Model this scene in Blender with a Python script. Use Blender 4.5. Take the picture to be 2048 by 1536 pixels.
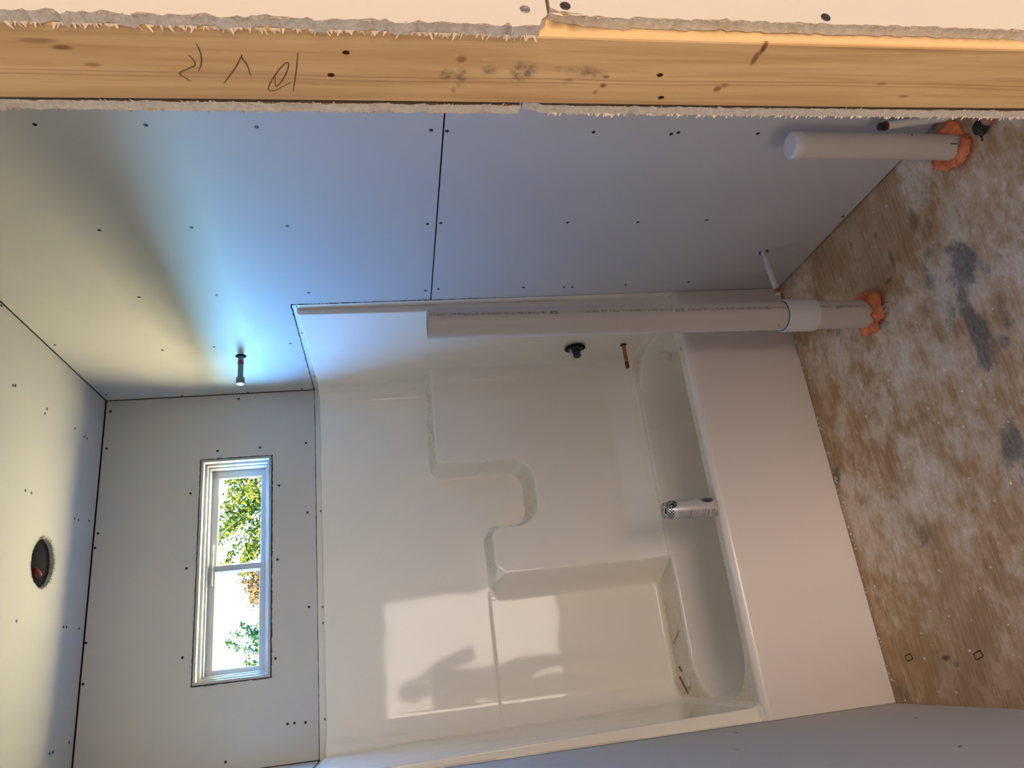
import bpy, bmesh, math, random
import numpy as np
from mathutils import Vector, Matrix, noise as mnoise

random.seed(7)
rng = np.random.default_rng(7)
for o in list(bpy.data.objects):
    bpy.data.objects.remove(o)
SC = bpy.context.scene
COL = SC.collection

# ---------------------------------------------------------------- camera
RV = Vector((0.9263361973, -0.3727417708, -0.0544501773))     # right of an upright viewer
DV = Vector((-0.1134920094, -0.1383270654, -0.9838623820))    # down of an upright viewer
FV = Vector((0.3591946733, 0.9175669977, -0.1704405803))      # view direction
CP = Vector((0.2495671319, -2.3416540209, 1.5475405440))
cam_data = bpy.data.cameras.new('camera')
cam = bpy.data.objects.new('camera', cam_data)
COL.objects.link(cam)
M = Matrix.Identity(4)
for i in range(3):                      # the phone lay on its side: picture right = down in the room
    M[i][0], M[i][1], M[i][2], M[i][3] = DV[i], RV[i], -FV[i], CP[i]
cam.matrix_world = M
cam_data.sensor_fit = 'HORIZONTAL'
cam_data.sensor_width = 36.0
cam_data.lens = 36.0 * 1453.168 / 2048.0
cam_data.clip_start = 0.02
cam_data.clip_end = 500
SC.camera = cam

# ---------------------------------------------------------------- light and exposure
SC.view_settings.view_transform = 'Standard'
SC.view_settings.look = 'None'
SC.view_settings.gamma = 1.0
SC.view_settings.use_curve_mapping = False
SC.view_settings.exposure = 0.0
SKY_STRENGTH = 22.0
SUN_STRENGTH = 480.0
HALL_POWER = 92.0
SUN_DIR = Vector((1.0, 0.32, -0.75))          # the way the sunlight travels

world = bpy.data.worlds.new('sky')
SC.world = world
world.use_nodes = True
wn = world.node_tree
wn.nodes.clear()
w_out = wn.nodes.new('ShaderNodeOutputWorld')
w_bg = wn.nodes.new('ShaderNodeBackground')
w_sky = wn.nodes.new('ShaderNodeTexSky')
w_sky.sky_type = 'NISHITA'
w_sky.sun_disc = False
w_sky.sun_elevation = math.radians(35)
w_sky.sun_rotation = math.radians(252)
w_sky.air_density = 1.0
w_sky.dust_density = 0.3
w_sky.ozone_density = 2.0
w_bg.inputs['Strength'].default_value = SKY_STRENGTH
w_tint = wn.nodes.new('ShaderNodeMix')              # deep clear autumn blue
w_tint.data_type = 'RGBA'
w_tint.blend_type = 'MULTIPLY'
w_tint.inputs[0].default_value = 1.0
w_tint.inputs[7].default_value = (0.42, 0.86, 1.3, 1.0)
wn.links.new(w_sky.outputs[0], w_tint.inputs[6])
wn.links.new(w_tint.outputs[2], w_bg.inputs['Color'])
wn.links.new(w_bg.outputs[0], w_out.inputs['Surface'])

sun_d = bpy.data.lights.new('sun', 'SUN')
sun_d.energy = SUN_STRENGTH
sun_d.color = (1.0, 0.88, 0.66)
sun_d.angle = math.radians(0.6)
sun = bpy.data.objects.new('sun', sun_d)
COL.objects.link(sun)
sun.rotation_euler = SUN_DIR.to_track_quat('-Z', 'Y').to_euler()


def area(name, loc, direction, sx, sy, power, color):
    d = bpy.data.lights.new(name, 'AREA')
    d.shape = 'RECTANGLE'
    d.size, d.size_y = sx, sy
    d.energy = power
    d.color = color
    o = bpy.data.objects.new(name, d)
    COL.objects.link(o)
    o.location = loc
    o.rotation_euler = Vector(direction).to_track_quat('-Z', 'Y').to_euler()
    return o


# daylight from the hall's back window, plus an added left lamp lighting the jamb
area('hall_side_fill', (-2.18, -3.6, 1.45), (1, 0, 0), 1.3, 1.5, HALL_POWER * 0.5, (1.0, 0.84, 0.70))
area('hall_back_window_light', (0.5, -5.86, 1.08), (0, 1, 0), 3.0, 1.96, HALL_POWER * 2.35, (1.0, 0.86, 0.72))
# sky sampling through the bathroom window
pl = area('bathroom_window_portal', (0.76, 0.93, 2.195), (0, -1, 0), 0.92, 0.32, 1.0, (1, 1, 1))
pl.data.cycles.is_portal = True

SC.cycles.max_bounces = 10
SC.cycles.diffuse_bounces = 6
SC.cycles.glossy_bounces = 4
SC.cycles.transparent_max_bounces = 12
SC.cycles.sample_clamp_indirect = 0.0
SC.cycles.caustics_reflective = False
SC.cycles.caustics_refractive = False
SC.cycles.use_denoising = True
try:
    SC.cycles.denoiser = 'OPENIMAGEDENOISE'
    SC.cycles.use_guiding = True
    SC.cycles.guiding_training_samples = 64
except Exception:
    pass

# ---------------------------------------------------------------- sizes of the room
W = 1.509        # left wall x=0, right wall x=W
D = 0.809        # back wall
H = 2.743        # ceiling
ZJ = 1.372       # joint of the wall boards
XJ = 0.790       # jamb of the doorway
Y0 = -1.858      # hall face of the doorway wall
Y1 = -1.743      # bathroom face of the doorway wall
T = 0.0127       # thickness of the boards


# ---------------------------------------------------------------- materials
class Ex:
    """a socket with arithmetic, to write node maths as formulas"""
    def __init__(s, nt, v):
        s.nt, s.v = nt, v

    def _op(s, op, *a, clamp=False):
        n = s.nt.nodes.new('ShaderNodeMath')
        n.operation = op
        n.use_clamp = clamp
        for i, x in enumerate((s,) + a):
            if isinstance(x, Ex):
                s.nt.links.new(x.v, n.inputs[i])
            else:
                n.inputs[i].default_value = x
        return Ex(s.nt, n.outputs[0])

    def __add__(s, o): return s._op('ADD', o)
    __radd__ = __add__
    def __sub__(s, o): return s._op('SUBTRACT', o)
    def __rsub__(s, o): return (s * -1.0) + o
    def __mul__(s, o): return s._op('MULTIPLY', o)
    __rmul__ = __mul__
    def __truediv__(s, o): return s._op('DIVIDE', o)
    def abs(s): return s._op('ABSOLUTE')
    def sqrt(s): return s._op('SQRT')
    def max(s, o): return s._op('MAXIMUM', o)
    def min(s, o): return s._op('MINIMUM', o)
    def gt(s, o): return s._op('GREATER_THAN', o)
    def lt(s, o): return s._op('LESS_THAN', o)
    def fract(s): return s._op('FRACT')
    def floor(s): return s._op('FLOOR')
    def clamp(s): return s._op('ADD', 0.0, clamp=True)

    def step(s, a, b):
        """smooth 0..1 while s goes from a to b"""
        n = s.nt.nodes.new('ShaderNodeMapRange')
        n.interpolation_type = 'SMOOTHSTEP'
        s.nt.links.new(s.v, n.inputs['Value'])
        flip = a > b
        lo, hi = (b, a) if flip else (a, b)
        n.inputs['From Min'].default_value = lo
        n.inputs['From Max'].default_value = hi
        n.inputs['To Min'].default_value = 1.0 if flip else 0.0
        n.inputs['To Max'].default_value = 0.0 if flip else 1.0
        return Ex(s.nt, n.outputs[0])


class Mat:
    def __init__(s, name, rough=0.6, spec=0.4, metal=0.0):
        s.m = bpy.data.materials.new(name)
        s.m.use_nodes = True
        s.nt = s.m.node_tree
        s.b = s.nt.nodes['Principled BSDF']
        s.set('Roughness', rough)
        s.set('Specular IOR Level', spec)
        s.set('Metallic', metal)
        s._tc = s._geo = None

    def set(s, k, v):
        i = s.b.inputs[k]
        if isinstance(v, Ex):
            s.nt.links.new(v.v, i)
        elif isinstance(v, tuple):
            i.default_value = (*v, 1.0)[:4]
        else:
            i.default_value = v

    def coords(s):
        if s._tc is None:
            s._tc = s.nt.nodes.new('ShaderNodeTexCoord')
        return s._tc.outputs['Object']

    def xyz(s):
        n = s.nt.nodes.new('ShaderNodeSeparateXYZ')
        s.nt.links.new(s.coords(), n.inputs[0])
        return [Ex(s.nt, o) for o in n.outputs]

    def world_xyz(s, which='Position'):
        g = s.nt.nodes.new('ShaderNodeNewGeometry')
        n = s.nt.nodes.new('ShaderNodeSeparateXYZ')
        s.nt.links.new(g.outputs[which], n.inputs[0])
        return [Ex(s.nt, o) for o in n.outputs]

    def vec(s, x, y, z):
        n = s.nt.nodes.new('ShaderNodeCombineXYZ')
        for i, v in enumerate((x, y, z)):
            if isinstance(v, Ex):
                s.nt.links.new(v.v, n.inputs[i])
            else:
                n.inputs[i].default_value = v
        return n.outputs[0]

    def noise(s, scale, detail=4, rough=0.55, stretch=(1, 1, 1), offset=(0, 0, 0), distort=0.0, src=None):
        n = s.nt.nodes.new('ShaderNodeTexNoise')
        n.inputs['Scale'].default_value = scale
        n.inputs['Detail'].default_value = detail
        n.inputs['Roughness'].default_value = rough
        n.inputs['Distortion'].default_value = distort
        mp = s.nt.nodes.new('ShaderNodeMapping')
        mp.inputs['Scale'].default_value = stretch
        mp.inputs['Location'].default_value = offset
        s.nt.links.new(src if src is not None else s.coords(), mp.inputs['Vector'])
        s.nt.links.new(mp.outputs[0], n.inputs['Vector'])
        return Ex(s.nt, n.outputs['Fac'])

    def voro(s, scale, stretch=(1, 1, 1), src=None):
        n = s.nt.nodes.new('ShaderNodeTexVoronoi')
        n.inputs['Scale'].default_value = scale
        mp = s.nt.nodes.new('ShaderNodeMapping')
        mp.inputs['Scale'].default_value = stretch
        s.nt.links.new(src if src is not None else s.coords(), mp.inputs['Vector'])
        s.nt.links.new(mp.outputs[0], n.inputs['Vector'])
        return Ex(s.nt, n.outputs['Distance'])

    def mix(s, f, a, b):
        n = s.nt.nodes.new('ShaderNodeMix')
        n.data_type = 'RGBA'
        for key, v in ((0, f), (6, a), (7, b)):
            if isinstance(v, Ex):
                s.nt.links.new(v.v, n.inputs[key])
            elif isinstance(v, tuple):
                n.inputs[key].default_value = (*v, 1.0)[:4]
            else:
                n.inputs[key].default_value = v
        return Ex(s.nt, n.outputs[2])

    def bump(s, h, strength=0.3, dist=0.01):
        n = s.nt.nodes.new('ShaderNodeBump')
        n.inputs['Strength'].default_value = strength
        n.inputs['Distance'].default_value = dist
        s.nt.links.new(h.v, n.inputs['Height'])
        s.nt.links.new(n.outputs[0], s.b.inputs['Normal'])

    def blob(s, a, b, ca, cb, ra, rb, soft=1.0):
        """soft oval spot in the plane of the two coordinates"""
        da = (a - ca) / ra
        db = (b - cb) / rb
        r = (da * da + db * db).sqrt()
        return r.step(1.0, max(0.0, 1.0 - soft))


def plain(name, col, rough=0.6, spec=0.4, metal=0.0, vary=0.06, scale=30):
    m = Mat(name, rough, spec, metal)
    n = m.noise(scale, 3)
    dk = tuple(c * (1 - vary) for c in col)
    lt = tuple(min(1, c * (1 + vary)) for c in col)
    m.set('Base Color', m.mix(n, dk, lt))
    return m.m


def mat_drywall(name, col):
    m = Mat(name, 0.85, 0.25)
    n1 = m.noise(2.5, 4)
    n2 = m.noise(140, 3, stretch=(1, 1, 0.35))
    c = m.mix(n1, tuple(x * 0.96 for x in col), tuple(min(1, x * 1.03) for x in col))
    c = m.mix(n2.step(0.62, 0.8) * 0.10, c, tuple(x * 0.75 for x in col))
    scuff = m.noise(9, 5, 0.65, stretch=(1, 1, 3)).step(0.70, 0.80) * 0.12
    m.set('Base Color', m.mix(scuff, c, tuple(x * 0.7 for x in col)))
    m.bump(n2, 0.06, 0.002)
    return m.m


def mat_gypsum():
    m = Mat('gypsum_core', 0.95, 0.1)
    n = m.noise(220, 4, 0.7)
    n2 = m.noise(40, 4, 0.6, stretch=(1, 1, 0.3))
    c = m.mix(n.step(0.35, 0.7), (0.46, 0.43, 0.385), (0.60, 0.57, 0.525))
    m.set('Base Color', m.mix(n2.step(0.55, 0.7) * 0.5, c, (0.38, 0.35, 0.30)))
    m.bump(n, 0.25, 0.002)
    return m.m


def mat_stud():
    m = Mat('stud_wood', 0.7, 0.3)
    x, y, z = m.world_xyz()
    src = m.vec(x, y, z)
    grain = m.noise(60, 5, 0.6, stretch=(1, 1, 0.045), src=src, distort=0.6)
    wide = m.noise(14, 3, 0.5, stretch=(1, 1.6, 0.10), src=src, distort=0.8)
    c = m.mix(grain.step(0.32, 0.70), (0.50, 0.318, 0.150), (0.66, 0.46, 0.250))
    c = m.mix(wide.step(0.45, 0.75) * 0.55, c, (0.40, 0.24, 0.098))
    chips = m.noise(260, 2, 0.5, stretch=(1, 1, 0.25), src=src).step(0.70, 0.76)
    c = m.mix(chips * 0.5, c, (0.62, 0.46, 0.29))
    streak = m.noise(120, 3, 0.5, stretch=(1, 1, 0.02), src=src).step(0.58, 0.72)
    c = m.mix(streak * 0.35, c, (0.30, 0.16, 0.06))
    # long grain lines running over the whole post
    for yy, ww in ((-1.794, 0.0009), (-1.789, 0.0007)):
        wob = (m.noise(3.0, 2, src=src) - 0.5) * 0.012
        ln = ((y + wob) - yy).abs().step(ww * 1.6, ww * 0.3)
        c = m.mix(ln * 0.45, c, (0.26, 0.13, 0.05))
    # knots (brown) and the smudged grade stamp (grey ink)
    for (cy, cz, ry, rz, col, st) in (
            (-1.819, 1.808, 0.004, 0.012, (0.16, 0.065, 0.02), 0.8), (-1.826, 1.825, 0.004, 0.022, (0.24, 0.11, 0.04), 0.6),
            (-1.800, 1.790, 0.0035, 0.010, (0.20, 0.09, 0.03), 0.6),
            (-1.8385, 1.160, 0.0125, 0.0042, (0.15, 0.05, 0.018), 0.95), (-1.825, 1.163, 0.013, 0.0045, (0.20, 0.08, 0.03), 0.9),
            (-1.783, 1.186, 0.006, 0.006, (0.20, 0.085, 0.03), 0.8), (-1.788, 1.180, 0.005, 0.006, (0.22, 0.10, 0.035), 0.6),
            (-1.8155, 1.460, 0.006, 0.007, (0.26, 0.10, 0.035), 0.8), (-1.785, 1.312, 0.004, 0.005, (0.22, 0.08, 0.03), 0.9),
            (-1.797, 1.312, 0.003, 0.005, (0.22, 0.09, 0.03), 0.8), (-1.776, 1.318, 0.004, 0.004, (0.24, 0.11, 0.04), 0.6),
            (-1.794, 1.00, 0.003, 0.008, (0.24, 0.11, 0.04), 0.6), (-1.776, 0.96, 0.003, 0.009, (0.24, 0.11, 0.04), 0.7)):
        c = m.mix(m.blob(y, z, cy, cz, ry, rz, 0.7) * st, c, col)
    mott = m.noise(170, 3, 0.7, src=src).step(0.30, 0.66)
    for (cy, cz, ry, rz, st) in ((-1.796, 1.4725, 0.010, 0.011, 0.75), (-1.794, 1.459, 0.015, 0.008, 0.85), (-1.785, 1.458, 0.008, 0.006, 0.7),
                                 (-1.803, 1.432, 0.010, 0.010, 0.6), (-1.801, 1.401, 0.018, 0.014, 0.8), (-1.803, 1.391, 0.014, 0.010, 0.6),
                                 (-1.803, 1.340, 0.010, 0.022, 0.6), (-1.801, 1.325, 0.009, 0.016, 0.5), (-1.790, 1.350, 0.007, 0.008, 0.5),
                                 (-1.806, 1.364, 0.006, 0.005, 0.45), (-1.776, 1.465, 0.006, 0.004, 0.5)):
        c = m.mix(m.blob(y, z, cy, cz, ry, rz, 0.75) * mott * st, c, (0.115, 0.10, 0.08))
    m.set('Base Color', c)
    m.bump(grain, 0.25, 0.002)
    return m.m


def mat_floor():
    m = Mat('subfloor_panel', 0.75, 0.3)
    x, y, z = m.world_xyz()
    src = m.vec(x, y, z)
    big = m.noise(2.4, 4, 0.6, src=src)
    mid = m.noise(8, 6, 0.68, stretch=(0.75, 1, 1), src=src, distort=0.15)
    fine = m.noise(30, 7, 0.74, stretch=(0.55, 1, 1), src=src, distort=0.15)
    vfine = m.noise(110, 5, 0.7, stretch=(0.45, 1, 1), src=src)
    grain = m.noise(150, 4, 0.6, stretch=(0.06, 1, 1), src=src)
    wood = m.mix(grain.step(0.3, 0.7), (0.36, 0.215, 0.105), (0.54, 0.36, 0.20))
    wood = m.mix(mid.step(0.40, 0.65) * 0.7, wood, (0.60, 0.43, 0.265))
    # joint compound and dust trodden into the boards, thin near the right wall and the left corner
    thin = m.blob(x, y, 1.38, -0.44, 0.34, 0.42, 0.9) * 0.13 + m.blob(x, y, 0.02, -0.22, 0.45, 0.60, 0.9) * 0.12 \
        + m.blob(x, y, 0.62, 0.02, 1.1, 0.12, 1.0) * 0.05 + m.blob(x, y, 0.42, -0.42, 0.22, 0.16, 1.0) * 0.05
    cov = big * 0.42 + mid * 0.40 + fine * 0.26 - thin
    cover = cov.step(0.475, 0.60)
    thick = (cov + vfine * 0.10).step(0.60, 0.70)
    dust = m.mix(fine.step(0.35, 0.65), (0.66, 0.52, 0.375), (0.79, 0.66, 0.52))
    c = m.mix(cover * 0.80, wood, dust)
    c = m.mix(thick * 0.85, c, m.mix(vfine.step(0.4, 0.6), (0.72, 0.61, 0.50), (0.84, 0.75, 0.65)))
    flecks = (fine * 0.5 + vfine * 0.5).step(0.575, 0.625) * mid.step(0.40, 0.58)
    c = m.mix(flecks * 0.65, c, (0.88, 0.80, 0.69))
    pits = (fine * 0.45 + vfine * 0.55).step(0.415, 0.375) * big.step(0.62, 0.42)
    c = m.mix(pits * 0.55, c, (0.20, 0.125, 0.065))
    # charcoal scuffs in a band across the room
    grey = (m.noise(4.6, 5, 0.65, src=src, offset=(3.1, 1.7, 0)) * 0.6 + fine * 0.25 + vfine * 0.15)
    lane = m.blob(x, y, 0.92, -0.80, 0.50, 0.24, 0.8) * 0.07 + m.blob(x, y, 0.92, -0.80, 0.11, 0.06, 0.9) * 0.13 + m.blob(x, y, 1.13, -0.83, 0.09, 0.06, 0.9) * 0.13 \
        + m.blob(x, y, 1.02, -0.79, 0.14, 0.035, 0.9) * 0.09 + m.blob(x, y, 0.64, -0.78, 0.12, 0.07, 0.9) * 0.10 + m.blob(x, y, 0.82, -0.03, 0.22, 0.05, 0.9) * 0.07
    c = m.mix((grey + lane).step(0.575, 0.66) * 0.85, c, m.mix(vfine.step(0.3, 0.7), (0.085, 0.08, 0.08), (0.24, 0.22, 0.205)))
    wash = (big * 0.3 + mid * 0.7).step(0.5, 0.64) * m.blob(x, y, 0.95, -0.72, 0.7, 0.35, 0.9)
    c = m.mix(wash * 0.30, c, (0.42, 0.39, 0.37))
    # dark wood stains, and a darker strip along the tub
    spots = m.noise(15, 5, 0.7, src=src, offset=(7, 2, 0)).step(0.655, 0.72)
    c = m.mix(spots * 0.55, c, (0.15, 0.09, 0.05))
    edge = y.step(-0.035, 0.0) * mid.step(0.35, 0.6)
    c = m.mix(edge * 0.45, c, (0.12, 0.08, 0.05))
    for (cx, cy, rx, ry, k) in ((0.128, -0.295, 0.012, 0.030, 0.85), (0.145, -0.255, 0.010, 0.025, 0.8), (0.11, -0.33, 0.012, 0.02, 0.7), (1.27, -0.60, 0.05, 0.012, 0.7), (1.42, -0.45, 0.022, 0.012, 0.6),
                                (1.38, -0.57, 0.015, 0.015, 0.6), (1.32, -0.73, 0.05, 0.03, 0.6), (0.03, -0.05, 0.06, 0.05, 0.7), (1.22, -0.56, 0.012, 0.03, 0.6)):
        c = m.mix(m.blob(x, y, cx, cy, rx, ry, 0.8) * fine.step(0.35, 0.55) * k, c, (0.085, 0.055, 0.035))
    m.set('Base Color', c)
    m.set('Roughness', cover * 0.2 + 0.62)
    m.bump(fine * 0.5 + vfine * 0.3 + grain * 0.2 + thick * 0.25, 0.45, 0.004)
    return m.m


def mat_gelcoat():
    m = Mat('tub_gelcoat', 0.07, 0.27)
    x, y, z = m.world_xyz()
    nx, ny, nz = m.world_xyz('Normal')
    n = m.noise(60, 5, 0.7)
    n2 = m.noise(9, 4, 0.6)
    c = m.mix(m.noise(1.5, 2), (0.82, 0.755, 0.665), (0.85, 0.785, 0.70))
    # plaster dust and sawdust lying on everything that faces up
    up = nz.step(0.55, 0.9)
    dust = up * (n2 * 0.6 + n * 0.6).step(0.42, 0.72)
    c = m.mix(dust * 0.75, c, m.mix(m.noise(25, 4), (0.52, 0.40, 0.24), (0.74, 0.65, 0.50)))
    specks = up * m.noise(130, 4, 0.6, stretch=(0.5, 1, 1)).step(0.66, 0.72)
    c = m.mix(specks * 0.7, c, (0.20, 0.13, 0.07))
    m.set('Base Color', c)
    m.set('Roughness', dust * 0.5 + 0.06)
    wav = m.noise(3.2, 2, 0.4)
    m.bump(wav, 0.12, 0.02)
    return m.m


def mat_can():
    m = Mat('can_print', 0.28, 0.5, 0.25)
    x, y, z = m.xyz()
    at = x._op('ARCTAN2', y)                       # angle round the can
    u = (at / (2 * math.pi) + 0.915).fract()       # 0..1, 0.5 faces the doorway
    base = m.mix(m.noise(8, 2), (0.56, 0.53, 0.56), (0.66, 0.62, 0.64))
    # chequered shoulder
    cu = (u * 36.0).floor()
    cz = (z / 0.0052).floor()
    par = ((cu + cz) * 0.5).fract().gt(0.25)
    sh = z.step(0.1595, 0.1600) * z.step(0.1815, 0.1810)
    c = m.mix(sh * par, m.mix(sh, base, (0.62, 0.66, 0.64)), (0.012, 0.016, 0.014))
    # dark emblem patch on the shoulder towards the back right
    em = m.blob(u, z, 0.385, 0.163, 0.085, 0.020, 0.12)
    emn = m.noise(150, 3).step(0.5, 0.62)
    c = m.mix(em, c, m.mix(emn, (0.012, 0.016, 0.014), (0.5, 0.52, 0.5)))
    # smudged dark picture at the foot
    sm = (m.blob(u, z, 0.365, 0.034, 0.075, 0.030, 0.5) * m.noise(60, 4).step(0.15, 0.4)).clamp()
    c = m.mix(sm * 0.92, c, (0.03, 0.022, 0.022))
    scr = m.blob(u, z, 0.325, 0.105, 0.035, 0.028, 0.3) * m.noise(180, 2, stretch=(1, 1, 0.4)).step(0.52, 0.56)
    c = m.mix(scr, c, (0.05, 0.04, 0.04))
    # column of small print and the bar code
    col = u.step(0.530, 0.533) * u.step(0.700, 0.697)
    rows = ((u * 64.0).fract() - 0.5).abs().lt(0.27)
    gl = m.noise(420, 1, stretch=(1, 1, 1)).gt(0.47)
    txt = col * z.step(0.048, 0.050) * z.step(0.146, 0.144) * rows * gl
    c = m.mix(txt * 0.8, c, (0.05, 0.04, 0.04))
    hd = col * (((z - 0.101).abs().lt(0.0012)) + ((z - 0.0475).abs().lt(0.0009))).clamp()
    c = m.mix(hd * 0.85, c, (0.05, 0.04, 0.04))
    bars = m.noise(700, 0, stretch=(0, 0, 1)).gt(0.5)
    bc = u.step(0.535, 0.538) * u.step(0.650, 0.647) * z.step(0.012, 0.013) * z.step(0.041, 0.040)
    c = m.mix(bc * bars, m.mix(bc, c, (0.62, 0.58, 0.58)), (0.03, 0.02, 0.02))
    m.set('Base Color', c)
    return m.m


def mat_foam(name, a, b):
    m = Mat(name, 0.75, 0.3)
    n = m.noise(45, 4)
    c = m.mix(n.step(0.3, 0.7), a, b)
    holes = m.voro(90).step(0.16, 0.10)
    m.set('Base Color', m.mix(holes * 0.6, c, tuple(x * 0.25 for x in a)))
    m.bump(n, 0.4, 0.006)
    return m.m


def mat_glass():
    m = bpy.data.materials.new('window_glass')
    m.use_nodes = True
    nt = m.node_tree
    nt.nodes.clear()
    out = nt.nodes.new('ShaderNodeOutputMaterial')
    mx = nt.nodes.new('ShaderNodeMixShader')
    tr = nt.nodes.new('ShaderNodeBsdfTransparent')
    gl = nt.nodes.new('ShaderNodeBsdfGlossy')
    tr.inputs['Color'].default_value = (0.93, 0.96, 0.95, 1)
    gl.inputs['Roughness'].default_value = 0.02
    geo = nt.nodes.new('ShaderNodeNewGeometry')      # same reflectance from both faces of the pane
    dot = nt.nodes.new('ShaderNodeVectorMath')
    dot.operation = 'DOT_PRODUCT'
    nt.links.new(geo.outputs['Incoming'], dot.inputs[0])
    nt.links.new(geo.outputs['Normal'], dot.inputs[1])
    c = Ex(nt, dot.outputs['Value']).abs()
    k = (1.0 - c)
    k2 = k * k
    f = (k2 * k2 * k) * 0.96 + 0.04
    nt.links.new(f.v, mx.inputs[0])
    nt.links.new(tr.outputs[0], mx.inputs[1])
    nt.links.new(gl.outputs[0], mx.inputs[2])
    nt.links.new(mx.outputs[0], out.inputs['Surface'])
    return m


def mat_leaf(name, a, b):
    m = Mat(name, 0.9, 0.0)
    n = m.noise(6, 3, 0.7)
    m.set('Base Color', m.mix(n.step(0.3, 0.7), a, b))
    return m.m


def mat_ground():
    m = Mat('dry_yard', 0.95, 0.1)
    n = m.noise(0.5, 6, 0.6)
    n2 = m.noise(7, 5, 0.7)
    c = m.mix(n.step(0.35, 0.65), (0.60, 0.42, 0.17), (0.52, 0.39, 0.15))
    m.set('Base Color', m.mix(n2.step(0.5, 0.7) * 0.4, c, (0.68, 0.50, 0.22)))
    return m.m


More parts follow.
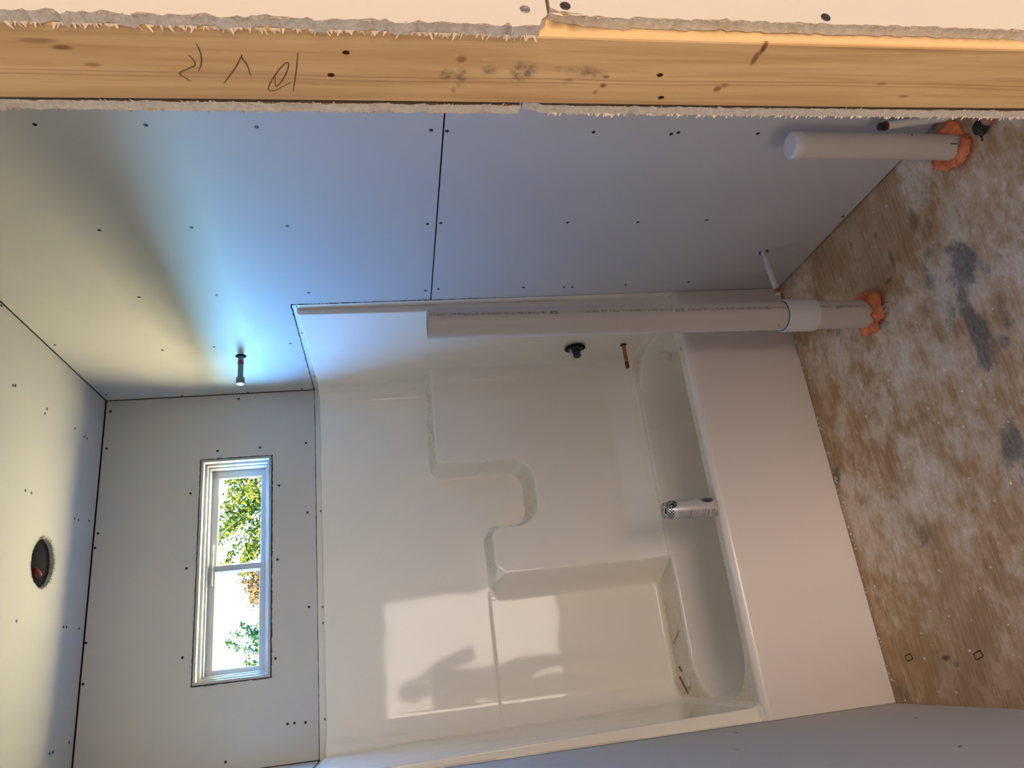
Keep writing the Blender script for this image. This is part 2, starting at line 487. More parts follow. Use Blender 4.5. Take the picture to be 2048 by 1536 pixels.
GREY = (0.54, 0.52, 0.505)
MT = dict(
    drywall=mat_drywall('drywall_paper', GREY),
    drywall_hall=mat_drywall('drywall_paper_hall', (0.455, 0.41, 0.37)),  # same wallboard, darker and warmer to balance the strong hall light
    gypsum=mat_gypsum(),
    back_paper=plain('back_paper_gap_shade', (0.16, 0.115, 0.08), 0.95, 0.1, 0, 0.1, 60),  # brown back paper, darkened so the gap beside the post reads as shade
    stud=mat_stud(),
    stud_front=plain('stud_wood_lit', (0.58, 0.385, 0.19), 0.7, 0.2, 0, 0.10, 60),  # a little lighter: strong light on the front edge put into the colour
    sheath=plain('stud_cavity', (0.10, 0.075, 0.05), 0.9, 0.1),
    floor=mat_floor(),
    gel=mat_gelcoat(),
    gel_matte=plain('tub_apron_gelcoat', (0.78, 0.70, 0.645), 0.22, 0.5, 0, 0.015, 3),
    flange=plain('tub_flange', (0.66, 0.63, 0.58), 0.4, 0.4, 0, 0.04, 20),
    screw=plain('screw_black', (0.022, 0.020, 0.022), 0.5, 0.4, 0.3),
    screw_grey=plain('screw_grey', (0.16, 0.16, 0.17), 0.45, 0.5, 0.6),
    paper=plain('torn_paper', (0.66, 0.55, 0.44), 0.9, 0.1, 0, 0.2, 200),
    paper_brown=plain('torn_brown_paper', (0.34, 0.25, 0.18), 0.9, 0.1, 0, 0.2, 200),
    pvc=plain('pvc_pipe', (0.60, 0.55, 0.485), 0.33, 0.45, 0, 0.02, 8),
    pvc_white=plain('pvc_white', (0.70, 0.68, 0.67), 0.35, 0.45, 0, 0.02, 8),
    ink=plain('pipe_ink', (0.03, 0.03, 0.035), 0.6, 0.2),
    primer=plain('purple_primer', (0.07, 0.05, 0.11), 0.5, 0.3),
    pencil=plain('pencil_graphite', (0.12, 0.075, 0.045), 0.8, 0.2, 0, 0.2, 300),
    nailhole=plain('nail_hole', (0.05, 0.015, 0.008), 0.9, 0.1),
    foam=mat_foam('orange_foam', (0.62, 0.17, 0.07), (0.80, 0.27, 0.12)),
    splinter=plain('splinter', (0.22, 0.13, 0.06), 0.9, 0.1, 0, 0.2, 100),
    chip=plain('foam_chip', (0.60, 0.40, 0.28), 0.8, 0.2, 0, 0.1, 60),
    flake=plain('plaster_flake', (0.52, 0.46, 0.39), 0.9, 0.1, 0, 0.15, 80),
    crumb=plain('plaster_crumb', (0.70, 0.63, 0.55), 0.9, 0.1, 0, 0.1, 100),
    copper=plain('copper', (0.50, 0.20, 0.09), 0.34, 0.5, 0.9, 0.25, 60),
    copper_dark=plain('copper_dark', (0.20, 0.07, 0.035), 0.45, 0.5, 0.7, 0.25, 60),
    galv=plain('galvanised_pipe', (0.17, 0.165, 0.15), 0.5, 0.5, 0.5, 0.25, 70),
    steel=plain('bright_steel', (0.72, 0.74, 0.72), 0.3, 0.5, 0.9, 0.05, 40),
    dope=plain('red_thread_paste', (0.22, 0.012, 0.015), 0.5, 0.4),
    dark=plain('hole_shade', (0.012, 0.010, 0.009), 0.95, 0.05),  # flat black discs for holes, the shade inside put into the colour
    green=plain('dark_green_plastic', (0.012, 0.030, 0.028), 0.35, 0.5),
    blackp=plain('black_plastic', (0.015, 0.015, 0.017), 0.4, 0.5),
    redp=plain('red_plastic', (0.20, 0.010, 0.012), 0.4, 0.5),
    darkred=plain('dark_red_band', (0.14, 0.02, 0.018), 0.5, 0.4),
    salmon=plain('salmon_plastic', (0.45, 0.16, 0.12), 0.5, 0.4),
    blue=plain('blue_ring', (0.10, 0.18, 0.30), 0.5, 0.4),
    can=mat_can(),
    alu=plain('aluminium', (0.62, 0.60, 0.58), 0.25, 0.5, 0.85, 0.08, 60),
    vinyl=plain('window_vinyl', (0.42, 0.42, 0.415), 0.35, 0.45, 0, 0.02, 10),
    rail=plain('window_meeting_rail', (0.36, 0.37, 0.38), 0.4, 0.45, 0, 0.02, 10),
    glass=mat_glass(),
    can_metal=plain('housing_metal', (0.26, 0.25, 0.235), 0.5, 0.5, 0.5, 0.1, 20),
    leaf_y=mat_leaf('leaf_yellow_green', (0.0100, 0.0108, 0.0012), (0.0190, 0.0180, 0.0020)),
    leaf_g=mat_leaf('leaf_green', (0.0040, 0.0095, 0.0036), (0.0120, 0.0140, 0.0022)),
    leaf_r=mat_leaf('leaf_red', (0.0220, 0.0070, 0.0030), (0.0250, 0.0130, 0.0030)),
    bark=plain('bark', (0.07, 0.055, 0.04), 0.9, 0.1, 0, 0.3, 20),
    ground=mat_ground(),
    hedge=mat_leaf('treeline_leaves', (0.036, 0.048, 0.010), (0.058, 0.066, 0.014)),
    skin=plain('skin', (0.55, 0.34, 0.25), 0.5, 0.4, 0, 0.05, 30),
    jacket=plain('dark_jacket', (0.045, 0.045, 0.055), 0.85, 0.2, 0, 0.15, 120),
    denim=plain('denim', (0.05, 0.075, 0.13), 0.85, 0.2, 0, 0.15, 150),
    shoe=plain('brown_boot', (0.12, 0.07, 0.04), 0.6, 0.3, 0, 0.1, 60),
    hair=plain('brown_hair', (0.05, 0.03, 0.02), 0.6, 0.3, 0, 0.2, 90),
    eye=plain('eye', (0.08, 0.06, 0.05), 0.2, 0.5),
    hallfloor=plain('hall_floor_panel', (0.40, 0.29, 0.19), 0.7, 0.3, 0, 0.25, 6),
)


# ---------------------------------------------------------------- mesh helpers
def link(o, parent=None):
    COL.objects.link(o)
    if parent is not None:
        o.parent = parent
        # parents here are only ever moved, never turned or scaled
        off = Vector((0, 0, 0))
        p = parent
        while p is not None:
            off += p.location
            p = p.parent
        if o.type != 'EMPTY' and o.get('_local') is None:
            o.location = o.location - off
    return o


def mesh(name, verts, faces, mat, parent=None, smooth=False, fmats=None, auto=None):
    me = bpy.data.meshes.new(name)
    me.from_pydata([tuple(v) for v in verts], [], faces)
    mats = mat if isinstance(mat, (list, tuple)) else [mat]
    for m_ in mats:
        me.materials.append(MT[m_] if isinstance(m_, str) else m_)
    if fmats is not None:
        me.polygons.foreach_set('material_index', fmats)
    if smooth:
        me.polygons.foreach_set('use_smooth', [True] * len(me.polygons))
        if auto:
            me.set_sharp_from_angle(angle=math.radians(auto))
    me.update()
    o = bpy.data.objects.new(name, me)
    link(o, parent)
    return o


def tag(o, label=None, cat=None, group=None, kind=None):
    if label: o['label'] = label
    if cat: o['category'] = cat
    if group: o['group'] = group
    if kind: o['kind'] = kind
    return o


def empty(name, loc):
    o = bpy.data.objects.new(name, None)
    o.empty_display_size = 0.05
    COL.objects.link(o)
    o.location = loc
    return o


class Bag:
    """collects shapes into one mesh"""
    def __init__(s):
        s.v, s.f, s.m = [], [], []

    def add(s, v, f, mi=0):
        k = len(s.v)
        s.v += [tuple(p) for p in v]
        s.f += [[i + k for i in q] for q in f]
        s.m += [mi] * len(f)
        return s

    def box(s, a, b, mi=0):
        x0, y0, z0 = a
        x1, y1, z1 = b
        v = [(x0, y0, z0), (x1, y0, z0), (x1, y1, z0), (x0, y1, z0), (x0, y0, z1), (x1, y0, z1), (x1, y1, z1), (x0, y1, z1)]
        f = [[0, 3, 2, 1], [4, 5, 6, 7], [0, 1, 5, 4], [1, 2, 6, 5], [2, 3, 7, 6], [3, 0, 4, 7]]
        return s.add(v, f, mi)

    def lathe(s, prof, origin, axis=(0, 0, 1), n=24, mi=0, cap0=True, cap1=True):
        """prof = list of (radius, distance along axis)"""
        ax = Vector(axis).normalized()
        u = ax.orthogonal().normalized()
        if abs(ax.z) > 0.9:
            u = Vector((1, 0, 0))
            u = (u - ax * u.dot(ax)).normalized()
        w = ax.cross(u)
        o = Vector(origin)
        v, f = [], []
        for (r, t) in prof:
            for i in range(n):
                a = 2 * math.pi * i / n
                v.append(o + ax * t + (u * math.cos(a) + w * math.sin(a)) * r)
        for k in range(len(prof) - 1):
            for i in range(n):
                j = (i + 1) % n
                f.append([k * n + i, k * n + j, (k + 1) * n + j, (k + 1) * n + i])
        if cap0: f.append(list(range(n))[::-1])
        if cap1: f.append([(len(prof) - 1) * n + i for i in range(n)])
        return s.add(v, f, mi)

    def tube(s, pts, rad, n=6, mi=0):
        pts = [Vector(p) for p in pts]
        if not hasattr(rad, '__len__'): rad = [rad] * len(pts)
        v, f = [], []
        for k, p in enumerate(pts):
            d = (pts[min(k + 1, len(pts) - 1)] - pts[max(k - 1, 0)]).normalized()
            u = d.orthogonal().normalized()
            w = d.cross(u)
            for i in range(n):
                a = 2 * math.pi * i / n
                v.append(p + (u * math.cos(a) + w * math.sin(a)) * rad[k])
        for k in range(len(pts) - 1):
            for i in range(n):
                j = (i + 1) % n
                f.append([k * n + i, k * n + j, (k + 1) * n + j, (k + 1) * n + i])
        f.append(list(range(n))[::-1])
        f.append([(len(pts) - 1) * n + i for i in range(n)])
        return s.add(v, f, mi)

    def build(s, name, mat, parent=None, smooth=False, auto=None):
        return mesh(name, s.v, s.f, mat, parent, smooth, s.m, auto)


def frame_plate(outer, holes, thick, fr):
    """flat plate: 2D outlines (with holes), fr(a, b, depth) -> world point. returns verts, faces, side flags"""
    bm = bmesh.new()
    loops, edges = [], []
    for poly in [outer] + holes:
        vs = [bm.verts.new((p[0], p[1], 0)) for p in poly]
        loops.append(vs)
        for i in range(len(vs)):
            edges.append(bm.edges.new((vs[i], vs[(i + 1) % len(vs)])))
    bmesh.ops.triangle_fill(bm, edges=edges, use_beauty=True, normal=(0, 0, 1))
    bm.verts.index_update()
    n = len(bm.verts)
    vv = [(v.co.x, v.co.y) for v in bm.verts]
    ff = [[l.vert.index for l in f.loops] for f in bm.faces]
    lp = [[v.index for v in L] for L in loops]
    bm.free()
    verts = [fr(a, b, 0.0) for a, b in vv] + [fr(a, b, thick) for a, b in vv]
    faces, mats = [], []
    for f in ff:
        faces.append(f); mats.append(0)
        faces.append([i + n for i in f[::-1]]); mats.append(2)
    for L in lp:
        for i in range(len(L)):
            a, b = L[i], L[(i + 1) % len(L)]
            faces.append([a, b, b + n, a + n]); mats.append(1)
    bm = bmesh.new()
    bvs = [bm.verts.new(v) for v in verts]
    for f, mi in zip(faces, mats):
        try:
            q = bm.faces.new([bvs[i] for i in f])
            q.material_index = mi
        except ValueError:
            pass
    bmesh.ops.recalc_face_normals(bm, faces=bm.faces)
    return bm


def plate(name, outer, holes, thick, fr, mats, parent):
    bm = frame_plate(outer, holes, thick, fr)
    me = bpy.data.meshes.new(name)
    bm.to_mesh(me)
    bm.free()
    for m_ in list(mats) + ['back_paper']:
        me.materials.append(MT[m_])
    o = bpy.data.objects.new(name, me)
    link(o, parent)
    return o


def rag(p0, p1, step=0.006, amp=0.0015):
    """points from p0 (included) to p1 (left out) along a roughly cut edge"""
    p0, p1 = Vector(p0), Vector(p1)
    L = (p1 - p0).length
    n = max(2, int(L / step))
    t = (p1 - p0) / L
    nn = Vector((-t.y, t.x))
    out = [tuple(p0)]
    for i in range(1, n):
        q = p0 + t * (L * (i + random.uniform(-0.3, 0.3)) / n) + nn * random.gauss(0, amp)
        out.append((q.x, q.y))
    return out


def fuzz(name, p0, p1, outward, along, count, length, width, mat, parent, lift=0.0):
    """torn paper hairs along an edge"""
    p0, p1 = Vector(p0), Vector(p1)
    outward, along = Vector(outward).normalized(), Vector(along).normalized()
    nrm = outward.cross(along)
    v, f = [], []
    for i in range(count):
        q = p0.lerp(p1, random.random())
        L = length * random.uniform(0.25, 1.0) ** 1.5
        w = width * random.uniform(0.4, 1.3)
        sk = random.uniform(-0.8, 0.8) * L
        bend = nrm * random.uniform(-0.35, 0.35) * L
        a = q - along * w + nrm * lift - outward * 0.001
        b = q + along * w + nrm * lift - outward * 0.001
        c = q + outward * L + along * sk + bend + along * w * 0.3
        d = q + outward * L * 0.9 + along * sk + bend - along * w * 0.3
        k = len(v)
        v += [a, b, c, d, a + nrm * 0.0004, b + nrm * 0.0004, c + nrm * 0.0002, d + nrm * 0.0002]
        f += [[k, k + 1, k + 2, k + 3], [k + 7, k + 6, k + 5, k + 4], [k, k + 3, k + 7, k + 4], [k + 1, k + 5, k + 6, k + 2], [k + 3, k + 2, k + 6, k + 7]]
    o = mesh(name, v, f, mat, parent)
    o['kind'] = 'stuff'
    return o


def bev(o, w=0.0015):
    md = o.modifiers.new('bevel', 'BEVEL')
    md.width = w
    md.segments = 2
    md.limit_method = 'ANGLE'
    return o


# a screw head: dished disc, shared mesh
def screw_mesh(name, mat, r):
    b = Bag()
    b.lathe([(r * 1.0, -0.002), (r, 0.0004), (r * 0.82, 0.0008), (r * 0.45, 0.0005), (r * 0.25, 0.0003)], (0, 0, 0), (0, 0, 1), 10)
    me = bpy.data.meshes.new(name)
    me.from_pydata(b.v, [], b.f)
    me.materials.append(MT[mat])
    return me


SCREW = screw_mesh('screw', 'screw', 0.0052)
SCREW_G = screw_mesh('screw_grey', 'screw_grey', 0.0048)


def screws(parent, pts, normal, me=None):
    q = Vector(normal).to_track_quat('Z', 'Y').to_euler()
    for p in pts:
        o = bpy.data.objects.new('screw', me or SCREW)
        o.location = p
        o.rotation_euler = q
        link(o, parent)


# ================================================================ SETTING
# floor of the bathroom
b = Bag().box((-0.15, -1.86, -0.10), (W + 0.2, D + 0.15, 0.0))
floor = tag(b.build('floor', 'floor'), 'worn wood subfloor smeared with joint compound and dust', kind='structure')
hf = tag(Bag().box((-2.4, -6.2, -0.10), (2.8, -1.86, -0.001)).build('floor_hall', 'hallfloor'), 'bare wood panel floor of the hall', kind='structure')

# ---- right wall
wall_right = tag(Bag().box((W + 0.075, Y1 - 0.2, 0.0), (W + 0.17, D + 0.15, H + 0.2)).build('wall_right', 'sheath'),
                 'right wall of grey wallboard with rows of black screws', kind='structure')
fr_right = lambda a, b_, d: (W + d, a, b_)           # a = y, b = z
GAP = 0.0022
up_out = [(Y1 - 0.1, ZJ + GAP)] + [(-0.004, ZJ + GAP)] + rag((-0.004, ZJ + GAP + 0.01), (-0.006, 1.862), 0.007, 0.0016) \
    + rag((-0.006, 1.862), (D - 0.003, 1.872), 0.008, 0.0013) + [(D - 0.003, 1.872), (D - 0.003, H - 0.004), (Y1 - 0.1, H - 0.004)]
p_up = plate('drywall_panel', up_out, [], T, fr_right, ['drywall', 'gypsum'], wall_right)
lo_out = [(Y1 - 0.1, 0.009), (0.008, 0.009)] + rag((0.008, 0.009), (-0.004, ZJ - GAP), 0.010, 0.0009) + [(-0.004, ZJ - GAP), (Y1 - 0.1, ZJ - GAP)]
# round hole of the water pipe that comes out of the wall
hole_r = 0.0165
hy, hz = -0.269, 0.202
hole = [(hy + (hole_r + random.uniform(-0.001, 0.004)) * math.cos(a), hz + (hole_r + random.uniform(-0.001, 0.004)) * math.sin(a)) for a in np.linspace(0, 2 * math.pi, 20, endpoint=False)]
p_lo = plate('drywall_panel', lo_out, [hole], T, fr_right, ['drywall', 'gypsum'], wall_right)
R_SCREWS_UP = [(-0.900, 2.299), (-0.900, 2.064), (-0.896, 1.818), (-0.888, 1.403), (-0.478, 2.313), (-0.483, 2.069), (-0.483, 1.805), (-0.481, 1.399),
               (-0.091, 2.330), (-0.088, 2.089), (-0.085, 1.791), (-0.073, 1.393), (0.737, 2.7175), (0.795, 2.429), (0.8015, 2.154), (0.796, 1.92),
               (0.3135, 1.905), (0.315, 2.188), (0.322, 2.375), (0.240, 2.7157)]
R_SCREWS_LO = [(-0.885, 1.363), (-0.884, 0.982), (-0.878, 0.767), (-0.884, 0.749), (-0.881, 0.520), (-0.485, 1.359), (-0.476, 0.964), (-0.472, 0.733),
               (-0.477, 0.503), (-0.484, 0.022), (-0.081, 1.348), (-0.072, 1.041), (-0.065, 0.889), (-0.063, 0.857), (-0.069, 0.656), (-0.073, 0.410)]
screws(p_up, [(W, y, z) for y, z in R_SCREWS_UP], (-1, 0, 0))
screws(p_lo, [(W, y, z) for y, z in R_SCREWS_LO], (-1, 0, 0))
fuzz('torn_paper', (W - 0.0005, 0.01, 1.864), (W - 0.0005, D - 0.02, 1.872), (0, 0.05, -1), (0, 1, 0), 90, 0.007, 0.0022, 'paper', p_up)
fuzz('torn_paper', (W - 0.0005, -0.004, 1.40), (W - 0.0005, -0.005, 1.86), (0, 1, 0), (0, 0, 1), 70, 0.006, 0.002, 'paper', p_up)

# ---- left wall
wall_left = tag(Bag().box((-0.17, Y0, 0.0), (-0.075, D + 0.15, H + 0.2)).build('wall_left', 'sheath'),
                'left wall of grey wallboard beside the tub', kind='structure')
fr_left = lambda a, b_, d: (-d, a, b_)
lu = [(Y1, ZJ + 0.11), (-0.002, ZJ + 0.11)] + rag((-0.002, ZJ + 0.12), (-0.002, 1.864), 0.008, 0.0012) + rag((-0.002, 1.864), (D - 0.003, 1.875), 0.008, 0.0012) \
    + [(D - 0.003, 1.875), (D - 0.003, H - 0.004), (Y1, H - 0.004)]
pl_up = plate('drywall_panel', lu, [], T, fr_left, ['drywall', 'gypsum'], wall_left)
ll = [(Y1, 0.004), (0.004, 0.004)] + rag((0.004, 0.004), (-0.002, ZJ + 0.107), 0.012, 0.0008) + [(-0.002, ZJ + 0.107), (Y1, ZJ + 0.107)]
pl_lo = plate('drywall_panel', ll, [], T, fr_left, ['drywall', 'gypsum'], wall_left)
screws(pl_lo, [(0, y, z) for y, z in ((-0.475, 0.760), (-0.872, 0.465), (-0.16, 0.62), (-0.40, 0.22))], (1, 0, 0), SCREW_G)

# ---- back wall with the window opening
wx0, wx1, wz0, wz1 = 0.311, 1.216, 2.048, 2.346          # opening cut in the board
bb = Bag()
for a, c in (((-0.15, 0.885, 0), (W + 0.15, 0.955, wz0 - 0.05)), ((-0.15, 0.885, wz1 + 0.05), (W + 0.15, 0.955, H + 0.2)),
             ((-0.15, 0.885, wz0 - 0.05), (wx0 - 0.05, 0.955, wz1 + 0.05)), ((wx1 + 0.05, 0.885, wz0 - 0.05), (W + 0.15, 0.955, wz1 + 0.05))):
    bb.box(a, c)
wall_back = tag(bb.build('wall_back', 'sheath'), 'back wall of grey wallboard above the tub with the narrow window', kind='structure')
fr_back = lambda a, b_, d: (a, D + d, b_)
out = rag((0.003, 1.874), (W - 0.003, 1.869), 0.02, 0.0006) + [(W - 0.003, 1.869), (W - 0.003, H - 0.005), (0.003, H - 0.005)]
hole = rag((wx0, wz0), (wx0, wz1), 0.006, 0.0011) + rag((wx0, wz1), (wx1, wz1), 0.006, 0.0011) + rag((wx1, wz1), (wx1, wz0), 0.006, 0.0011) + rag((wx1, wz0), (wx0, wz0), 0.006, 0.0011)
pb = plate('drywall_panel', out, [hole], T, fr_back, ['drywall', 'gypsum'], wall_back)
B_SCREWS = [(1.4587, 2.7205), (1.2927, 2.7231), (0.9345, 2.726), (0.8769, 2.7323), (0.5156, 2.7332), (0.3691, 2.7305), (1.4837, 2.1956), (1.2491, 2.277), (1.2522, 2.1017),
            (1.2588, 1.908), (1.071, 2.379), (1.0767, 2.0219), (0.9501, 1.9053), (0.7623, 2.381), (0.7648, 2.0274), (0.5633, 1.9041), (0.4238, 2.3805), (0.3814, 2.034),
            (0.1407, 1.9891), (0.141, 1.9633), (0.1378, 1.9225), (0.0389, 2.2118)]
screws(pb, [(x, D, z) for x, z in B_SCREWS], (0, -1, 0))
fuzz('torn_paper', (wx1, D - 0.0004, wz0), (wx1, D - 0.0004, wz1), (-1, 0, 0), (0, 0, 1), 26, 0.004, 0.0015, 'paper', pb)
fuzz('torn_paper', (wx0, D - 0.0004, wz1), (wx1, D - 0.0004, wz1), (0, 0, -1), (1, 0, 0), 60, 0.004, 0.0015, 'paper', pb)

# ---- ceiling with the round hole
ceiling = tag(Bag().box((-0.2, Y0, H + 0.16), (W + 0.2, D + 0.15, H + 0.22)).build('ceiling', 'sheath'),
              'ceiling of grey wallboard with a round cut hole', kind='structure')
fr_ceil = lambda a, b_, d: (a, b_, H + d)
hcx, hcy, hr = 0.760, 0.403, 0.0835
hole = [(hcx + (hr + random.gauss(0, 0.0014)) * math.cos(a), hcy + (hr + random.gauss(0, 0.0014)) * math.sin(a)) for a in np.linspace(0, 2 * math.pi, 90, endpoint=False)]
out = [(0.0 - 0.01, Y1 - 0.05), (W - 0.001, Y1 - 0.05), (W - 0.001, D - 0.004), (-0.01, D - 0.004)]
pc = plate('drywall_panel', out, [hole], T, fr_ceil, ['drywall', 'gypsum'], ceiling)
C_SCREWS = [(1.2791, 0.0554), (1.2851, 0.0705), (1.5009, -0.0793), (1.2865, 0.3001), (1.2658, 0.2897), (1.2932, 0.54), (1.2889, 0.6278), (1.2901, 0.6575), (0.9708, 0.2232),
            (0.9724, 0.2652), (0.9756, 0.7538), (0.9581, 0.6186), (0.9597, 0.6554), (0.5597, 0.2729), (0.5633, 0.6205), (0.5649, 0.6457), (0.5665, 0.7569), (0.1745, 0.7651),
            (0.1515, 0.6133), (0.1524, 0.6401)]
screws(pc, [(x, y, H) for x, y in C_SCREWS], (0, 0, -1))
# bristles of torn paper round the hole
v, f = [], []
for i in range(260):
    a = random.uniform(0, 2 * math.pi)
    r0 = hr + random.uniform(-0.002, 0.002)
    L = random.uniform(0.004, 0.012) * (1.3 if math.cos(a - 0.6) > 0.0 else 0.7)
    d = Vector((math.cos(a), math.sin(a), -0.25))
    t = Vector((-math.sin(a), math.cos(a), 0))
    q = Vector((hcx + r0 * math.cos(a), hcy + r0 * math.sin(a), H - 0.0004))
    k = len(v)
    s_ = t * random.uniform(-0.4, 0.4) * L
    v += [q - t * 0.0011, q + t * 0.0011, q + d * L + s_, q + Vector((0, 0, -0.0006))]
    f += [[k, k + 1, k + 2], [k, k + 3, k + 1], [k + 1, k + 3, k + 2], [k, k + 2, k + 3]]
tp = mesh('torn_paper', v, f, 'paper_brown', pc)
tp['kind'] = 'stuff'

# ---- wall with the doorway: boards on both sides of a wooden post
wall_front = tag(Bag().box((XJ + 0.079, Y0 + T, 0), (W + 0.17, Y1 - T, H + 0.2)).build('wall_front', 'sheath'),
                 'doorway wall with its wooden post and cut wallboard edges', kind='structure')
fr_out = lambda a, b_, d: (a, Y0 + d, b_)
fr_in = lambda a, b_, d: (a, Y1 - d, b_)
XR = 2.6
o1 = rag((XJ - 0.001, H), (XJ - 0.001, 1.392), 0.006, 0.0013) + rag((XJ - 0.001, 1.392), (XJ + 0.013, 1.383), 0.004, 0.001) + [(XJ + 0.013, 1.3825), (XR, 1.3825), (XR, H)]
pf_up = plate('drywall_panel', o1, [], T, fr_out, ['drywall_hall', 'gypsum'], wall_front)
o2 = [(XR, 1.379)] + [(XJ + 0.026, 1.379)] + rag((XJ + 0.0215, 1.379), (XJ + 0.0135, 1.345), 0.004, 0.0012) + rag((XJ + 0.0125, 1.345), (XJ + 0.0125, 0.004), 0.006, 0.0010) + [(XJ + 0.0125, 0.004), (XR, 0.004)]
pf_lo = plate('drywall_panel', o2, [], T, fr_out, ['drywall_hall', 'gypsum'], wall_front)
screws(pf_up, [(0.808, Y0, 1.403), (0.812, Y0, 1.80)], (0, -1, 0), SCREW_G)
screws(pf_lo, [(0.814, Y0, 1.364), (0.811, Y0, 1.098), (0.813, Y0, 0.80)], (0, -1, 0))
o3 = [(XJ + 0.001, H), (W + 0.01, H), (W + 0.01, 1.394)] + [(XJ + 0.001, 1.394)] + rag((XJ + 0.001, 1.395), (XJ + 0.001, H), 0.007, 0.0007)
pi_up = plate('drywall_panel', o3, [], T - 0.001, fr_in, ['drywall', 'gypsum'], wall_front)
o4 = [(W + 0.01, 1.390), (W + 0.01, 0.004)] + rag((XJ + 0.0005, 0.004), (XJ + 0.001, 1.36), 0.007, 0.0007) + [(XJ + 0.002, 1.370), (XJ + 0.006, 1.378), (XJ + 0.007, 1.390)]
pi_lo = plate('drywall_panel', o4, [], T - 0.001, fr_in, ['drywall', 'gypsum'], wall_front)
UPZ = (0, 0, 1)
# frayed paper on all four cut edges
fuzz('torn_paper', (XJ - 0.002, Y0 + T - 0.001, 1.395), (XJ - 0.002, Y0 + T - 0.001, 2.1), (-0.15, 1, 0), UPZ, 330, 0.0055, 0.0016, 'paper', pf_up)
fuzz('torn_paper', (XJ - 0.001, Y0 + 0.0004, 1.395), (XJ - 0.001, Y0 + 0.0004, 2.1), (-1, -0.2, 0), UPZ, 240, 0.0022, 0.0025, 'paper_brown', pf_up)
fuzz('torn_paper', (XJ + 0.012, Y0 + 0.0003, 0.6), (XJ + 0.012, Y0 + 0.0003, 1.34), (-1, -0.2, 0), UPZ, 160, 0.0022, 0.003, 'paper_brown', pf_lo)
fuzz('torn_paper', (XJ + 0.013, Y0 + 0.001, 1.325), (XJ + 0.016, Y0 + 0.001, 1.376), (-1, -0.5, 0.1), UPZ, 16, 0.008, 0.006, 'paper', pf_lo)
fuzz('torn_paper', (XJ + 0.001, Y1 - T + 0.0012, 1.395), (XJ + 0.001, Y1 - T + 0.0012, 2.1), (-0.5, -1, 0), UPZ, 170, 0.0040, 0.0015, 'paper', pi_up)
fuzz('torn_paper', (XJ + 0.001, Y1 - 0.0003, 1.395), (XJ + 0.001, Y1 - 0.0003, 2.1), (-0.5, 1, 0), UPZ, 170, 0.0030, 0.0018, 'paper_brown', pi_up)
fuzz('torn_paper', (XJ + 0.001, Y1 - T + 0.0012, 0.6), (XJ + 0.001, Y1 - T + 0.0012, 1.36), (-0.5, -1, 0), UPZ, 110, 0.0030, 0.0016, 'paper', pi_lo)
fuzz('torn_paper', (XJ + 0.001, Y1 - 0.0003, 0.6), (XJ + 0.001, Y1 - 0.0003, 1.36), (-0.4, 1, 0), UPZ, 260, 0.0042, 0.0016, 'paper', pi_lo)
# the wooden post
bs = Bag()
ys, ye, xe = Y0 + T + 0.0004, Y1 - T - 0.0022, XJ + 0.0385
bv = 0.0025
prof = [(XJ, ys + bv), (XJ + bv * 0.3, ys + bv * 0.3), (XJ + bv, ys), (xe, ys), (xe, ye), (XJ + bv, ye), (XJ + bv * 0.3, ye - bv * 0.3), (XJ, ye - bv)]
nz_ = 60
v, f, fm = [], [], []
for k in range(nz_ + 1):
    z = 0.0 + (H) * k / nz_
    for (px, py) in prof:
        v.append((px, py + 0.0006 * math.sin(z * 7) , z))
np_ = len(prof)
for k in range(nz_):
    for i in range(np_):
        j = (i + 1) % np_
        f.append([k * np_ + i, k * np_ + j, (k + 1) * np_ + j, (k + 1) * np_ + i])
        fm.append(1 if i in (2,) else 0)
stud = mesh('stud', v, f, ['stud', 'stud_front'], wall_front, fmats=fm)
stud2 = Bag().box((xe + 0.0005, ys, 0), (xe + 0.0385, ye, H)).build('stud', 'stud_front', wall_front)
for (y, z) in ((-1.8206, 1.5673), (-1.7931, 1.5831), (-1.8008, 1.256), (-1.7698, 1.2442)):
    bh = Bag().lathe([(0.0021, -0.0005), (0.0023, 0.0004), (0.0012, 0.0002)], (XJ, y, z), (-1, 0, 0), 10)
    for i in range(len(bh.v)):
        q = Vector(bh.v[i])
        q.z = z + (q.z - z) * 1.5
        bh.v[i] = tuple(q)
    bh.build('nail_hole', 'nailhole', stud)
STROKES = [
    [(-1.8137, 1.7058), (-1.8087, 1.7033), (-1.8019, 1.7033), (-1.797, 1.7117), (-1.7928, 1.7187), (-1.7898, 1.7187), (-1.7852, 1.7143), (-1.7822, 1.7121)],
    [(-1.827, 1.6963), (-1.82, 1.6951), (-1.81, 1.6957), (-1.802, 1.6982), (-1.7949, 1.7019)],
    [(-1.7804, 1.6828), (-1.7915, 1.6745), (-1.804, 1.6659), (-1.8155, 1.6598)],
    [(-1.8145, 1.6600), (-1.811, 1.6603), (-1.8031, 1.6575), (-1.7907, 1.6568)],
    [(-1.79, 1.6345), (-1.782, 1.6361), (-1.7777, 1.6355), (-1.7821, 1.6312), (-1.792, 1.6253), (-1.8029, 1.6207), (-1.8075, 1.6218), (-1.7991, 1.6295), (-1.7869, 1.6376),
     (-1.7769, 1.6428), (-1.7725, 1.6426), (-1.7726, 1.6371), (-1.7772, 1.6301), (-1.7829, 1.6216)],
    [(-1.8192, 1.6102), (-1.7959, 1.615), (-1.771, 1.621)]]
bp = Bag()
